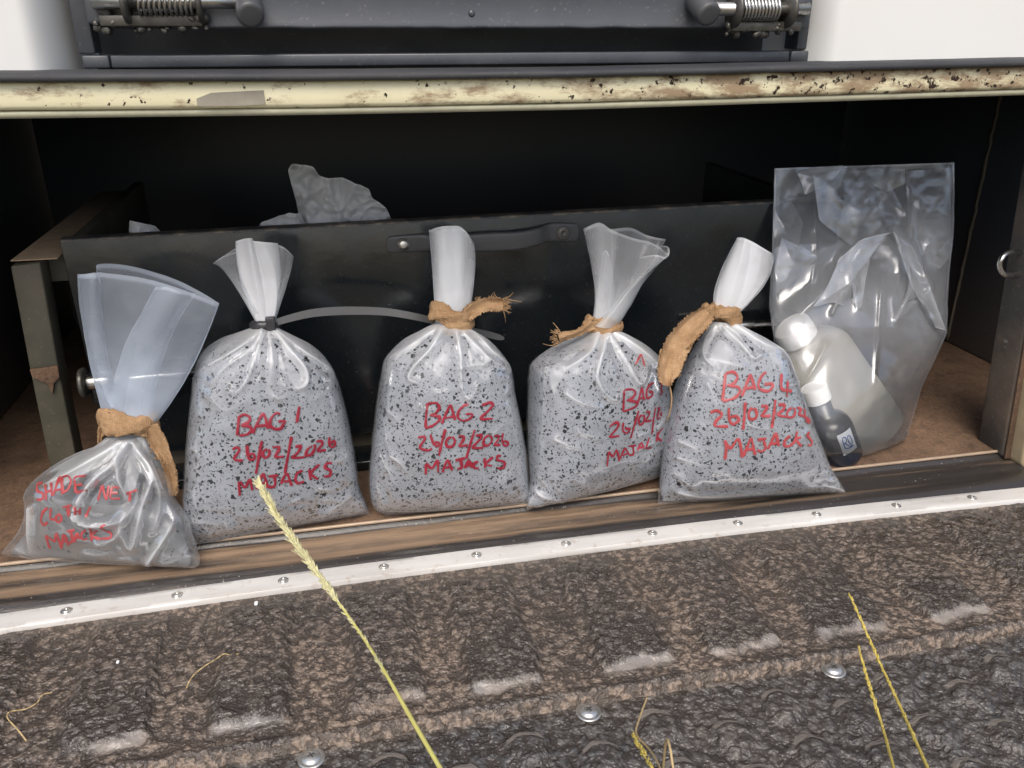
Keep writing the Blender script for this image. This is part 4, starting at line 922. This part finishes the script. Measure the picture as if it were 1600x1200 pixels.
# --- bag marked 4
L4 = [(1028, 788), (1029, 770), (1032, 745), (1036, 715), (1041, 680), (1046, 650), (1053, 618), (1064, 585), (1080, 555), (1096, 531), (1106, 518), (1114, 503)]
R4 = [(1321, 769), (1314, 757), (1299, 735), (1284, 708), (1270, 675), (1258, 645), (1245, 610), (1235, 580), (1222, 550), (1198, 531), (1172, 517), (1150, 505)]
TH4 = [0.001, 0.020, 0.038, 0.048, 0.054, 0.057, 0.057, 0.054, 0.048, 0.038, 0.026, 0.014]
b4 = Bag(L4, R4, 0.004, 0.30, TH4, 4)
f4 = [([(1117, 510), (1103, 530), (1100, 555), (1115, 572)], .006, 4), ([(1126, 508), (1150, 530), (1166, 548), (1178, 560), (1190, 552)], .006, 4), ([(1150, 508), (1190, 535), (1222, 547)], .0055, 4), ([(1135, 508), (1155, 525), (1162, 536)], .005, 3),
      ([(1062, 690), (1085, 700), (1100, 712)], .004, 6), ([(1060, 715), (1080, 722), (1098, 728)], .004, 6), ([(1056, 740), (1075, 748)], .003, 6), ([(1062, 770), (1090, 776), (1130, 776), (1180, 772), (1230, 770)], .005, 4), ([(1320, 768), (1290, 760), (1260, 762)], .005, 5), ([(1110, 560), (1170, 575)], .003, 8)]
tie4 = [(1118, 490), (1124, 494), (1132, 497), (1140, 498), (1148, 496)]
fr4 = [dict(tie=tie4, mid=[(1118, 446), (1136, 450), (1158, 450), (1182, 448), (1199, 432)], rim=[(1152, 371), (1166, 375), (1184, 384), (1207, 396)], d0=.012, d1=.014, fold=.003, k=1.5, side=-1, ph=.2, haze=(.7, .45), core=(.9, -.1, .75)),
       dict(tie=tie4, mid=[(1121, 446), (1136, 450), (1158, 452), (1180, 450), (1198, 440)], rim=[(1152, 371), (1163, 372), (1182, 381), (1206, 396)], d0=.012, d1=.014, fold=.0035, k=1.8, side=1, ph=.7, haze=(.75, .3), core=(.7, -.15, .7))]
r4, bv4 = make_bag("plastic_bag", "clear bag of black-flecked grey granules marked BAG 4, a wide brown cloth tail hanging down", b4, f4, fr4, (0.035, 0.89), MAT['contents'], shrink=0.05)
S4 = [[(565, 105), (555, 200), (543, 307)], [(562, 107), (620, 95), (652, 130), (625, 180), (570, 197)], [(590, 195), (657, 205), (667, 240), (630, 282), (543, 307)], [(678, 277), (715, 180), (742, 115), (760, 172), (777, 227)], [(695, 217), (775, 202)], [(857, 95), (825, 120), (798, 180), (810, 222), (872, 235), (902, 200), (895, 180), (838, 187)], [(965, 105), (963, 217), (1042, 235)], [(1010, 160), (1006, 215), (1003, 278)],
      [(453, 390), (500, 370), (542, 400), (500, 442), (488, 482), (592, 485)], [(588, 345), (590, 440), (620, 472), (662, 440), (640, 410), (592, 422)], [(705, 310), (700, 400), (688, 512)], [(760, 350), (730, 380), (735, 432), (777, 430), (790, 390), (767, 350)], [(813, 342), (862, 340), (845, 380), (818, 412), (892, 410)], [(920, 290), (910, 400), (893, 502)], [(938, 332), (987, 330), (975, 370), (933, 402), (1012, 420)],
      [(1040, 350), (1003, 380), (1010, 422), (1052, 415), (1062, 370), (1045, 350)], [(1068, 352), (1107, 360), (1085, 402), (1122, 410)], [(1128, 352), (1130, 400), (1145, 452), (1167, 455), (1160, 435), (1112, 407)],
      [(558, 582), (570, 640), (560, 727)], [(565, 592), (600, 642), (657, 570), (687, 712)], [(688, 702), (720, 630), (747, 568), (762, 630), (777, 692)], [(705, 657), (770, 642)], [(788, 582), (862, 570)], [(835, 580), (852, 642), (820, 667), (788, 652)], [(863, 652), (900, 580), (922, 533), (937, 590), (947, 627)], [(885, 612), (935, 602)], [(1032, 550), (990, 580), (983, 622), (1020, 627), (1042, 605)], [(1075, 515), (1065, 570), (1043, 617)], [(1107, 565), (1065, 572), (1107, 632)], [(1167, 530), (1143, 547), (1182, 590), (1175, 622), (1148, 617)]]
write(S4, 1010, 560, 4.571, bv4, "handwriting", r4, MAT['inkpale'], 0.0022)
t4 = obj("cloth_tie", band(b4, (1117, 486), (1150, 496), 0.002, 0.0150, 0.0092, 2, 8), MAT['burlap'], r4)
obj("tie_knot", band(b4, (1101, 485), (1114, 488), 0.0, 0.007, 0.0075, 2, 1, 50, 18), MAT['burlap'], t4)
obj("tie_tail", ribbon(b4, [(1108, 488), (1092, 502), (1072, 520), (1056, 545), (1047, 570), (1043, 590), (1046, 603)], [12, 17, 18, 20, 19, 14, 3], [.024, .030, .034, .040, .046, .050, .050], .0055, 110, 25, seed=8, ragged=2.2), MAT['burlap'], t4)
obj("tie_fray", fray(b4, [[(1046, 600), (1050, 620), (1048, 642), (1040, 662)], [(1046, 600), (1049, 622), (1047, 640), (1041, 660)]]+fuzz([(1068, 560), (1060, 590)], 14, 4, 0.6)+fuzz([(1096, 520), (1072, 545)], 12, 4, 0.9), .046), MAT['burlap'], t4)

# --- shade cloth bag, slumped at the near end
L0 = [(8, 868), (6, 862), (20, 845), (36, 826), (47, 803), (51, 780), (54, 762), (68, 743), (95, 722), (125, 706), (152, 696), (170, 682)]
R0 = [(302, 888), (311, 880), (306, 858), (298, 836), (290, 812), (280, 800), (266, 782), (263, 762), (256, 740), (245, 720), (236, 702), (228, 682)]
TH0 = [0.001, 0.020, 0.030, 0.038, 0.044, 0.048, 0.049, 0.047, 0.042, 0.034, 0.024, 0.013]
b0 = Bag(L0, R0, 0.006, 0.30, TH0, 5)
f0 = [([(190, 690), (150, 715), (115, 735), (70, 757)], .006, 4), ([(200, 690), (180, 722), (150, 748), (122, 790), (122, 812), (150, 822), (190, 812), (214, 782), (212, 755)], .010, 5), ([(207, 692), (228, 722), (236, 750), (222, 790), (208, 850), (200, 856), (188, 830)], .009, 5), ([(215, 700), (238, 740), (250, 780), (240, 830)], .007, 4),
      ([(235, 720), (262, 780), (282, 800), (300, 850)], .008, 5), ([(195, 690), (183, 735), (195, 770)], .007, 4), ([(185, 690), (170, 715), (140, 735), (118, 750)], .006, 4), ([(230, 880), (262, 830), (275, 800)], .008, 5), ([(48, 795), (46, 840), (50, 865)], .005, 4), ([(195, 800), (180, 840), (150, 850)], .004, 7)]
tie0 = [(168, 668), (186, 672), (204, 674), (222, 673), (238, 668)]
fr0 = [dict(tie=tie0, mid=[(136, 545), (160, 552), (200, 562), (245, 570), (296, 582)], rim=[(121, 428), (150, 427), (153, 413), (200, 415), (262, 432), (306, 452), (343, 474)], d0=.012, d1=.022, fold=.002, k=1.5, side=-1, ph=.1, haze=(.42, .20)),
       dict(tie=tie0, mid=[(135, 548), (165, 570), (205, 580), (250, 582), (292, 588)], rim=[(121, 429), (150, 427), (160, 426), (230, 436), (300, 458), (342, 476)], d0=.012, d1=.030, fold=.002, k=1.2, side=1, ph=.6, haze=(.45, .13)),
       dict(tie=tie0, mid=[(188, 560), (208, 556), (234, 553), (258, 550)], rim=[(244, 448), (262, 449), (284, 456), (307, 458)], d0=.014, d1=.034, fold=.001, k=1, side=1, ph=.2, haze=(.5, .24)),
       dict(tie=tie0, mid=[(136, 550), (146, 570), (160, 600), (184, 620)], rim=[(121, 429), (135, 428), (151, 426), (156, 432)], d0=.012, d1=.026, fold=.001, k=1, side=1, ph=.2, haze=(.40, .20))]
r0, bv0 = make_bag("plastic_bag", "slumped clear bag of shade net cloth with red writing, neck spread wide open", b0, f0, fr0, (0.03, 0.54), MAT['cloth'], 'film_blue', haze=(0.09, 0.42), fillgrow=-0.0100)
S0 = [[(272, 540), (235, 545), (233, 590), (270, 602), (267, 640), (228, 642)], [(285, 540), (290, 652)], [(320, 530), (327, 627)], [(290, 597), (330, 580)], [(333, 622), (355, 550), (377, 498), (387, 560), (392, 612)], [(345, 587), (387, 575)], [(388, 500), (397, 602)], [(385, 502), (425, 490), (447, 530), (425, 580), (398, 597)], [(465, 500), (475, 602)], [(465, 502), (542, 490)], [(470, 552), (520, 545)], [(475, 602), (547, 580)],
      [(613, 652), (640, 550)], [(640, 550), (665, 642), (682, 550)], [(702, 560), (690, 632), (752, 635)], [(702, 562), (752, 570)], [(695, 602), (742, 600)], [(783, 607), (862, 580)], [(815, 597), (810, 657)],
      [(302, 690), (270, 720), (256, 770), (275, 802), (302, 780)], [(320, 690), (315, 762), (347, 765)], [(365, 735), (348, 760), (365, 787), (387, 765), (377, 735), (362, 737)], [(388, 692), (452, 675)], [(425, 685), (430, 752)], [(465, 680), (470, 742)], [(500, 688), (495, 742)], [(470, 717), (500, 710)], [(570, 680), (533, 757)],
      [(285, 862), (315, 952)], [(285, 862), (342, 902), (355, 850), (387, 952)], [(383, 942), (402, 858), (432, 932)], [(390, 907), (422, 897)], [(418, 842), (472, 830)], [(445, 840), (455, 902), (428, 912)], [(463, 912), (482, 848), (502, 892)], [(472, 885), (494, 878)], [(542, 830), (510, 852), (515, 892), (552, 885)], [(565, 810), (575, 907)], [(612, 830), (570, 867), (632, 892)], [(662, 800), (628, 820), (697, 852), (690, 882), (628, 887)]]
write(S0, 0, 620, 4.0, bv0, "handwriting", r0, MAT['inkpale'], 0.0017)
t0 = obj("cloth_tie", band(b0, (163, 654), (240, 664), 0.001, 0.019, 0.0115, 2, 11), MAT['burlap'], r0)
obj("tie_tail", ribbon(b0, [(236, 664), (246, 690), (258, 715), (268, 745), (270, 775)], [10, 14, 10, 9, 5], [.012, .006, .0, -.010, -.018], .003, 60, 13, seed=9, ragged=1.4), MAT['burlap'], t0)
obj("tie_tail", ribbon(b0, [(176, 652), (165, 660), (158, 675), (154, 694)], [10, 9, 6, 1], [.016, .010, .004, .0], .003, 40, 11, seed=10, ragged=1.2), MAT['burlap'], t0)
obj("tie_fray", fray(b0, fuzz([(235, 705), (262, 725)], 14, 6, 2.3)+fuzz([(272, 735), (275, 770)], 20, 6, 0.2)+[[(250, 696), (258, 708), (266, 718), (270, 724)]], .004), MAT['burlap'], t0)

# ------------------------------------------------------------------ big clear bag with a jug and a bottle inside
LB = [(1290, 729), (1262, 712), (1240, 668), (1226, 618), (1212, 566), (1208, 520), (1202, 480), (1204, 430), (1207, 370), (1209, 310), (1210, 263)]
RB = [(1318, 728), (1375, 706), (1416, 688), (1440, 606), (1464, 556), (1480, 520), (1481, 470), (1484, 420), (1490, 370), (1491, 310), (1491, 254)]
bb = Bag([(1250, 727)]+LB[1:], [(1415, 690)]+RB[1:], 0.009, 0.36, [0.01]*11, 6)
bb.L, bb.R = LB, RB
bb.p0 = np.array([0.53, 0.165, 0.009]); nn = np.array([0.06, -1, 0.30]); bb.n = nn/np.linalg.norm(nn)
THB = [0.004, 0.070, 0.090, 0.092, 0.080, 0.060, 0.040, 0.028, 0.018, 0.010, 0.005]
CRE = []
r9 = random.Random(12)
for i in range(24):
    a = r9.uniform(0, math.pi); CRE.append((math.cos(a), math.sin(a), r9.uniform(1200, 1490)*math.cos(a)+r9.uniform(250, 720)*math.sin(a), r9.uniform(-1, 1), r9.uniform(30, 90), r9.uniform(1200, 1490), r9.uniform(250, 720), r9.uniform(70, 170)))
fB = [([(1395, 362), (1350, 372), (1315, 400), (1290, 450), (1252, 490)], .016, 12), ([(1395, 362), (1425, 385), (1445, 430), (1465, 480), (1480, 518)], .014, 9), ([(1400, 368), (1405, 430), (1395, 470), (1400, 505)], .006, 7),
      ([(1270, 262), (1271, 330), (1274, 400), (1262, 470)], .005, 3), ([(1420, 262), (1420, 330), (1424, 366)], .006, 4), ([(1345, 390), (1338, 440), (1340, 485)], .008, 7), ([(1378, 430), (1372, 520), (1366, 600)], .006, 4), ([(1210, 330), (1260, 400), (1310, 372)], .007, 10), ([(1430, 440), (1455, 450), (1400, 500)], .008, 6), ([(1480, 380), (1455, 378), (1440, 400)], .006, 6), ([(1290, 540), (1275, 570), (1262, 590)], .006, 4), ([(1290, 330), (1350, 280)], .004, 10), ([(1380, 300), (1410, 330)], .005, 10), ([(1300, 490), (1316, 450), (1318, 400)], .006, 4)]
def bigfilm(side):
    nt, nu = 260, 170; V = []
    for i in range(nt):
        t = i/(nt-1); a, b = linat(LB, t)*0.7+polyat(LB, t)*0.3, linat(RB, t)*0.85+polyat(RB, t)*0.15
        tk = float(polyat([[k] for k in THB], t)[0])
        for j in range(nu):
            u = j/(nu-1)*2-1; p = (a*(1-u)+b*(1+u))/2
            V.append((p[0], p[1], side*tk*math.sqrt(max(0, 1-u*u))**0.8, u, t))
    A = np.array(V); P = A[:, :2]; D = A[:, 2].copy()
    env = np.sqrt(np.clip(1-A[:, 3]**2, 0, 1))**0.6
    W = np.zeros(len(A))
    for (ca, sa, c0, am, wd, cx, cy_, rad) in CRE:
        d = P[:, 0]*ca+P[:, 1]*sa-(cx*ca+cy_*sa); loc = np.exp(-((P[:, 0]-cx)**2+(P[:, 1]-cy_)**2)/(rad*rad))
        W += am*0.00017*np.minimum(np.abs(d), wd)*np.clip(loc*2.2, 0, 1)*(1 if side > 0 else -0.7)*(1-0.75*np.clip((A[:, 1]-450)/60, 0, 1))
    if side > 0:
        for poly, amp, wd in fB:
            d, par = segdist(P, dense(poly)); W += amp*np.exp(-(d/wd)**1.2)*(1-0.5*par)
    D += W*np.clip(env+0.15, 0, 1)
    out, H = [], []
    for k in range(len(A)):
        q = bb.at(A[k, 0], A[k, 1], D[k]); q = q+bb.n*0.0015*nz(q, 40, 3+side)
        if q[2] < 0.0095: q[2] = 0.0095
        out.append(q); e = 0.25+0.05*nz(q, 9, 2)-0.17*(1-smooth(0.3, 0.6, A[k, 4]))
        if abs(A[k, 3]) > 0.985 or A[k, 4] > 0.993: e += 0.22
        H.append(max(0.02, e+float(np.clip(W[k]*5, -0.03, 0.12))))
    return out, grid_faces(nt, nu), H
rb = empty("clear_bag", bb.at(1330, 720), "large open clear plastic bag standing tall, a jug and a dark bottle inside", "bag")
gB, aB = merge(bigfilm(1)); obj("front_film", gB, MAT['film_clear'], rb, attrs={"haze": aB})
def sheen_patch(poly, off, hz_, seed):
    """hazy film added over the front sheet; its white stands in for reflections"""
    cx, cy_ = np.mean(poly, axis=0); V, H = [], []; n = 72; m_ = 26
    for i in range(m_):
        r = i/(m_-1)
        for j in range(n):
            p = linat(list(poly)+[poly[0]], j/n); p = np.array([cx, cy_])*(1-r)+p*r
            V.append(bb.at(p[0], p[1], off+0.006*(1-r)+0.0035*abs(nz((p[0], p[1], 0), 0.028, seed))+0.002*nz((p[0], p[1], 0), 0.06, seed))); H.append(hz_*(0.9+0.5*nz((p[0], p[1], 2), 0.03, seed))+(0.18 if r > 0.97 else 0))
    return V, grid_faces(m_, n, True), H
sheen_patches = [sheen_patch([(1392, 363), (1360, 400), (1352, 440), (1346, 480), (1336, 484), (1338, 440), (1330, 462), (1318, 478), (1300, 472), (1270, 480), (1292, 450), (1312, 405), (1345, 374)], 0.052, 0.34, 1),
         sheen_patch([(1396, 363), (1424, 384), (1446, 430), (1478, 516), (1462, 512), (1440, 462), (1418, 470), (1400, 505), (1396, 500), (1418, 455), (1424, 420), (1404, 392)], 0.044, 0.26, 2),
         sheen_patch([(1272, 262), (1318, 258), (1300, 284), (1258, 304), (1254, 290), (1246, 270)], 0.016, 0.42, 3), sheen_patch([(1414, 264), (1415, 286), (1385, 300), (1364, 288), (1388, 268)], 0.018, 0.26, 4),
         sheen_patch([(1488, 372), (1485, 400), (1468, 420), (1450, 410), (1438, 376), (1462, 380)], 0.022, 0.36, 5), sheen_patch([(1222, 372), (1268, 394), (1276, 402), (1250, 430), (1216, 460), (1210, 420)], 0.032, 0.20, 6),
         sheen_patch([(1415, 268), (1484, 262), (1486, 366), (1462, 374), (1440, 366), (1420, 366)], 0.012, 0.15, 7), sheen_patch([(1270, 270), (1380, 266), (1412, 330), (1400, 362), (1350, 374), (1330, 384), (1280, 344)], 0.022, 0.13, 8)]
gB, aB = merge(bigfilm(-1)); obj("back_film", gB, MAT['film_clear'], rb, attrs={"haze": aB})
for k_, fl_ in enumerate(sheen_patches):
    gB, aB = merge(fl_); obj("sheen_film", gB, MAT['film_clear'], rb, attrs={"haze": aB})  # added sheets, white haze in place of reflected light
# jug: rounded-square body, leaning over, neck at the upper end
jc0 = bb.at(1358, 682, -0.022); jc1 = bb.at(1246, 524, -0.004)
ax = jc1-jc0; jl = np.linalg.norm(ax); ax /= jl
def jugbody():
    xdir = np.cross(ax, bb.n); xdir /= np.linalg.norm(xdir); zdir = np.cross(xdir, ax)
    sh = jl-0.012
    prof_ = [(0.001, -0.004), (0.050, -0.004), (0.057, 0.0), (0.060, 0.008), (0.060, sh*0.5), (0.060, sh-0.045), (0.058, sh-0.030), (0.052, sh-0.017), (0.042, sh-0.007), (0.030, sh-0.001), (0.022, sh+0.002), (0.0195, sh+0.005), (0.0195, jl+0.010)]
    prof_ = [tuple(polyat(prof_, i/60)) for i in range(61)]
    V = []; n = 64
    for r, h in prof_:
        for k in range(n):
            q = 2*math.pi*k/n; ca, sa = math.cos(q), math.sin(q); f = smooth(0.022, 0.05, r); e = 1-0.38*f; sq = 1-0.36*f
            V.append(jc0+ax*h+xdir*max(r, .0005)*math.copysign(abs(ca)**e, ca)+zdir*max(r, .0005)*sq*math.copysign(abs(sa)**e, sa))
    return V, grid_faces(len(prof_), n, True)
rj = empty("plastic_jug", jc0, "milky white jug with white screw cap tilted inside the clear bag", "jug")
obj("body", jugbody(), MAT['jug'], rj)
def ribcap(c, axis, R, h, n=60):
    prof_ = [(R*0.985, 0), (R, 0.001), (R, h-0.003), (R*0.95, h-0.0008), (R*0.82, h), (R*0.8, h-0.0006), (0.0002, h-0.0006)]
    V, Fc = lathe(prof_, c, axis, n)
    cen = np.asarray(c); a = np.asarray(axis)/np.linalg.norm(axis)
    for i in range(n*1, n*3):
        v = V[i]; d = v-cen; rad = d-a*(d @ a); V[i] = v-rad*(0.025 if i % 2 else 0)
    return V, Fc
obj("screw_cap", ribcap(jc1-ax*0.006, ax, 0.029, 0.027), MAT['capwhite'], rj, sharp=40)
# dark bottle
bc1 = bb.at(1274, 614, 0.040); bc0 = bb.at(1312, 718, 0.030)
bax = bc1-bc0; bl = np.linalg.norm(bax); bax /= bl
rbo = empty("bottle", bc0, "small dark bottle with white cap and white label, inside the clear bag", "bottle")
obj("body", lathe([(0.001, 0.0), (0.031, 0.0), (0.0345, 0.004), (0.035, 0.010), (0.035, 0.050), (0.0345, 0.057), (0.032, 0.066), (0.027, 0.073), (0.021, 0.078), (0.0165, 0.081), (0.0155, bl)], bc0, bax, 48), MAT['bottle'], rbo)
obj("screw_cap", ribcap(bc1-bax*0.012, bax, 0.0198, 0.023), MAT['capwhite'], rbo, sharp=40)
def bottle_label():
    V = []; base_dir = None
    view = CAM-(bc0+bax*0.03); view -= bax*(view @ bax); view /= np.linalg.norm(view); side = np.cross(bax, view); 
    if side[0] < 0: side = -side
    pos = lambda a, h, r=0.0356: bc0+bax*h+r*(view*math.cos(a)+side*math.sin(a))
    for i in range(9):
        for j in range(12): V.append(pos(0.20+0.72*j/11, 0.024+0.034*i/8))
    return (V, grid_faces(9, 12)), pos
gl_, pos = bottle_label(); lab = obj("label", gl_, MAT['label'], rbo)
gq = G()
for st in ([(0.20, .030), (0.20, .047), (0.34, .047), (0.38, .042), (0.32, .038), (0.22, .037)], [(0.27, .037), (0.40, .030), (0.46, .028), (0.58, .031), (0.62, .038), (0.56, .046), (0.46, .045), (0.42, .038), (0.48, .031)], [(0.20, .030), (0.40, .027), (0.62, .027)]):
    gq.add(*tube([pos(a+0.15, h+0.004, 0.0359) for a, h in [linat(st, i/12) for i in range(13)]], 0.0008, 6))
obj("lettering", gq.geo(), MAT['blueink'], lab)

# ------------------------------------------------------------------ crumpled bags lying in the drawer
def crumple(outline_top, ybase, Y, name, label, seed, n=120, m=70, dep=0.03, mat=None):
    V, H = [], []
    for i in range(m):
        v = i/(m-1)
        for j in range(n):
            u = j/(n-1); tp = linat(outline_top, u)*0.6+polyat(outline_top, u)*0.4
            bt = np.array((linat([outline_top[0][0], outline_top[-1][0]], u) if False else outline_top[0][0]+(outline_top[-1][0]-outline_top[0][0])*u, ybase))
            p = bt*(1-v)+tp*v
            q = atY(p[0], p[1], Y)
            k = np.array([q[0]-0.15*(q[2]-0.3), seed, q[2]*0.5])
            c_ = abs(nz(k, 30, seed))*1.0+0.5*abs(nz(q, 65, seed+2))
            V.append(q+np.array([0, 1, 0])*(dep*(c_-0.35)+0.02*(1-math.sin(math.pi*u)))); H.append(0.80+0.2*nz(q, 30, seed)+(0.2 if v > 0.98 else 0))
    o = obj(name, (V, grid_faces(m, n)), MAT['film_dull'], attrs={"haze": H}, loc=atY(outline_top[len(outline_top)//2][0], ybase, Y))
    tag(o, label, "plastic bag", "crumpled bags inside the drawer"); return o
crumple([(468, 345), (458, 300), (450, 268), (456, 258), (488, 262), (500, 275), (540, 280), (575, 294), (582, 310), (603, 325), (612, 345), (616, 365)], 400, 0.318, "crumpled_bag", "tall crumpled milky plastic bag sticking up out of the drawer", 3)
crumple([(400, 365), (408, 349), (425, 343), (440, 338), (452, 334), (468, 336), (476, 352)], 400, 0.306, "crumpled_bag", "low crumpled milky plastic bag at the foot of the tall one in the drawer", 5, 80, 40, 0.02)
crumple([(196, 380), (200, 356), (204, 344), (222, 349), (240, 356), (252, 372)], 400, 0.306, "crumpled_bag", "small pale plastic corner peeking over the drawer front near its dusty post", 8, 60, 40, 0.012)

# ------------------------------------------------------------------ grass stalks and straws
def spine(pts): return [polyat(pts, i/80) for i in range(81)]
def seeds(sp, i0, i1, n, ln, spread, seed, fat=0.28):
    r_ = random.Random(seed); gq = G()
    for _ in range(n):
        t = r_.uniform(i0, i1); i = min(79, int(t*80)); p = sp[i]+(sp[i+1]-sp[i])*(t*80-i); d = sp[min(i+1, 80)]-sp[max(i-1, 0)]; d = -d/np.linalg.norm(d)*1.0
        w_ = math.sin(math.pi*min(1, max(0.05, (t-i0)/(i1-i0)*0.85+0.10)))
        a = np.cross(d, [r_.gauss(0, 1), r_.gauss(0, 1), r_.gauss(0, 1)]); a /= np.linalg.norm(a)+1e-9
        dirn = d+a*spread*r_.uniform(0.3, 1); dirn /= np.linalg.norm(dirn); l = ln*r_.uniform(0.6, 1.1)
        st = p+a*0.0012*w_*r_.random()
        gq.add(*tube([st, st+dirn*l*0.3, st+dirn*l*0.7, st+dirn*l], [l*0.06, l*fat*0.5, l*fat*0.4, l*0.03], 5))
    return gq.geo()
P1 = [atY(x, y, yy) for x, y, yy in [(405, 757, -.12), (450, 832, -.15), (510, 915, -.20), (560, 985, -.262), (600, 1048, -.33), (640, 1118, -.39), (690, 1204, -.45)]]
end = P1[-1]+(P1[-1]-P1[-2])*2.2
P1 += [end, np.array([end[0]+0.06, -0.66, -0.30]), np.array([end[0]+0.09, -0.70, -0.75])]
sp1 = spine(P1)
r = empty("grass_stalk", P1[-1], "green-yellow grass stalk with a long feathery seed head across the white strip", "grass")
obj("stem", tube(sp1, [0.0006+0.0010*min(1, i/45) for i in range(81)], 8), MAT['stalk'], r)
ga, gb, gc = seeds(sp1, 0.0, 0.26, 380, 0.0090, 0.55, 3, 0.24), seeds(sp1, 0.20, 0.47, 110, 0.0075, 0.35, 13, 0.2), seeds(sp1, 0.0, 0.22, 120, 0.0130, 0.5, 23, 0.05)
gg = G(); gg.add(*ga).add(*gb).add(*gc); obj("seed_head", gg.geo(), MAT['seed'], r)
P2 = [atY(x, y, yy) for x, y, yy in [(1326, 926, -.235), (1345, 968, -.265), (1372, 1030, -.31), (1400, 1090, -.36), (1425, 1145, -.41), (1452, 1206, -.46)]]
end = P2[-1]+(P2[-1]-P2[-2])*1.6
P2 += [end, np.array([end[0]+0.05, -0.66, -0.30]), np.array([end[0]+0.08, -0.70, -0.75])]
sp2 = spine(P2); r = empty("grass_stalk", P2[-1], "dry yellow grass spike, the longer of the pair near the tailgate's far end", "grass", "dry grass spikes at the tailgate")
obj("stem", tube(sp2, [0.0005+0.0008*min(1, i/30) for i in range(81)], 8), MAT['yellow'], r)
obj("seed_head", seeds(sp2, 0.03, 0.66, 260, 0.0055, 0.25, 5, 0.34), MAT['yellow'], r)
P3 = [atY(x, y, yy) for x, y, yy in [(1341, 1008, -.29), (1352, 1050, -.32), (1366, 1095, -.35), (1380, 1140, -.38), (1398, 1206, -.45)]]
end = P3[-1]+(P3[-1]-P3[-2])*1.6
P3 += [end, np.array([end[0]+0.05, -0.67, -0.30]), np.array([end[0]+0.08, -0.71, -0.75])]
sp3 = spine(P3); r = empty("grass_stalk", P3[-1], "dry yellow grass spike, the shorter of the pair near the tailgate's far end", "grass", "dry grass spikes at the tailgate")
obj("stem", tube(sp3, [0.0005+0.0008*min(1, i/30) for i in range(81)], 8), MAT['yellow'], r)
obj("seed_head", seeds(sp3, 0.03, 0.60, 200, 0.0050, 0.25, 6, 0.34), MAT['yellow'], r)
P4 = [atY(x, y, yy) for x, y, yy in [(1011, 1090, -.30), (1000, 1120, -.33), (994, 1146, -.36), (1012, 1168, -.39), (1024, 1185, -.42), (1034, 1206, -.45)]]
end = P4[-1]+(P4[-1]-P4[-2])*2.0
P4 += [end, np.array([end[0]+0.02, -0.66, -0.30]), np.array([end[0]+0.03, -0.68, -0.75])]
sp4 = spine(P4); r = empty("grass_stalk", P4[-1], "thin bent reddish grass stalk rising over the lower dented panel", "grass")
obj("stem", tube(sp4, 0.0008, 8), MAT['straw'], r)
q = [atY(x, y, yy) for x, y, yy in [(990, 1150, -.365), (1000, 1168, -.39), (1012, 1188, -.42), (1022, 1206, -.44)]]
spq = [polyat(q, i/80) for i in range(81)]
obj("seed_head", seeds(spq, 0.0, 1.0, 90, 0.0060, 0.35, 7, 0.34), MAT['yellow'], r)
def straw(pts, label, z=0.003):
    o = obj("straw", tube([atZ(*polyat(pts, i/40), z+0.0015*math.sin(i*0.5)+0.0012*math.sin(i*1.7)) for i in range(41)], [0.0008-0.0003*i/40 for i in range(41)], 8), MAT['straw'])
    tag(o, label, "straw", "straws lying on the tailgate")
straw([(291, 1076), (300, 1058), (318, 1042), (336, 1031), (350, 1022), (362, 1024), (374, 1021)], "short curved straw lying between two tailgate ribs")
straw([(42, 1158), (26, 1138), (12, 1122), (16, 1112), (40, 1108), (58, 1098), (66, 1086), (82, 1082)], "hooked straw lying by the tailgate's near corner")
def chip(x, y, s, label):
    p = atZ(x, y, 0.001)
    o = obj("paint_chip", bevbox(p[0]-s, p[0]+s*0.7, p[1]-s*1.2, p[1]+s*1.2, 0.001, 0.0035, 0.0006), MAT['capwhite']); tag(o, label, "paint chip", "white chips on the tailgate")
chip(401, 944, 0.0022, "larger white paint chip just below the white strip"); chip(185, 1036, 0.0016, "tiny white paint chip on the dusty liner")
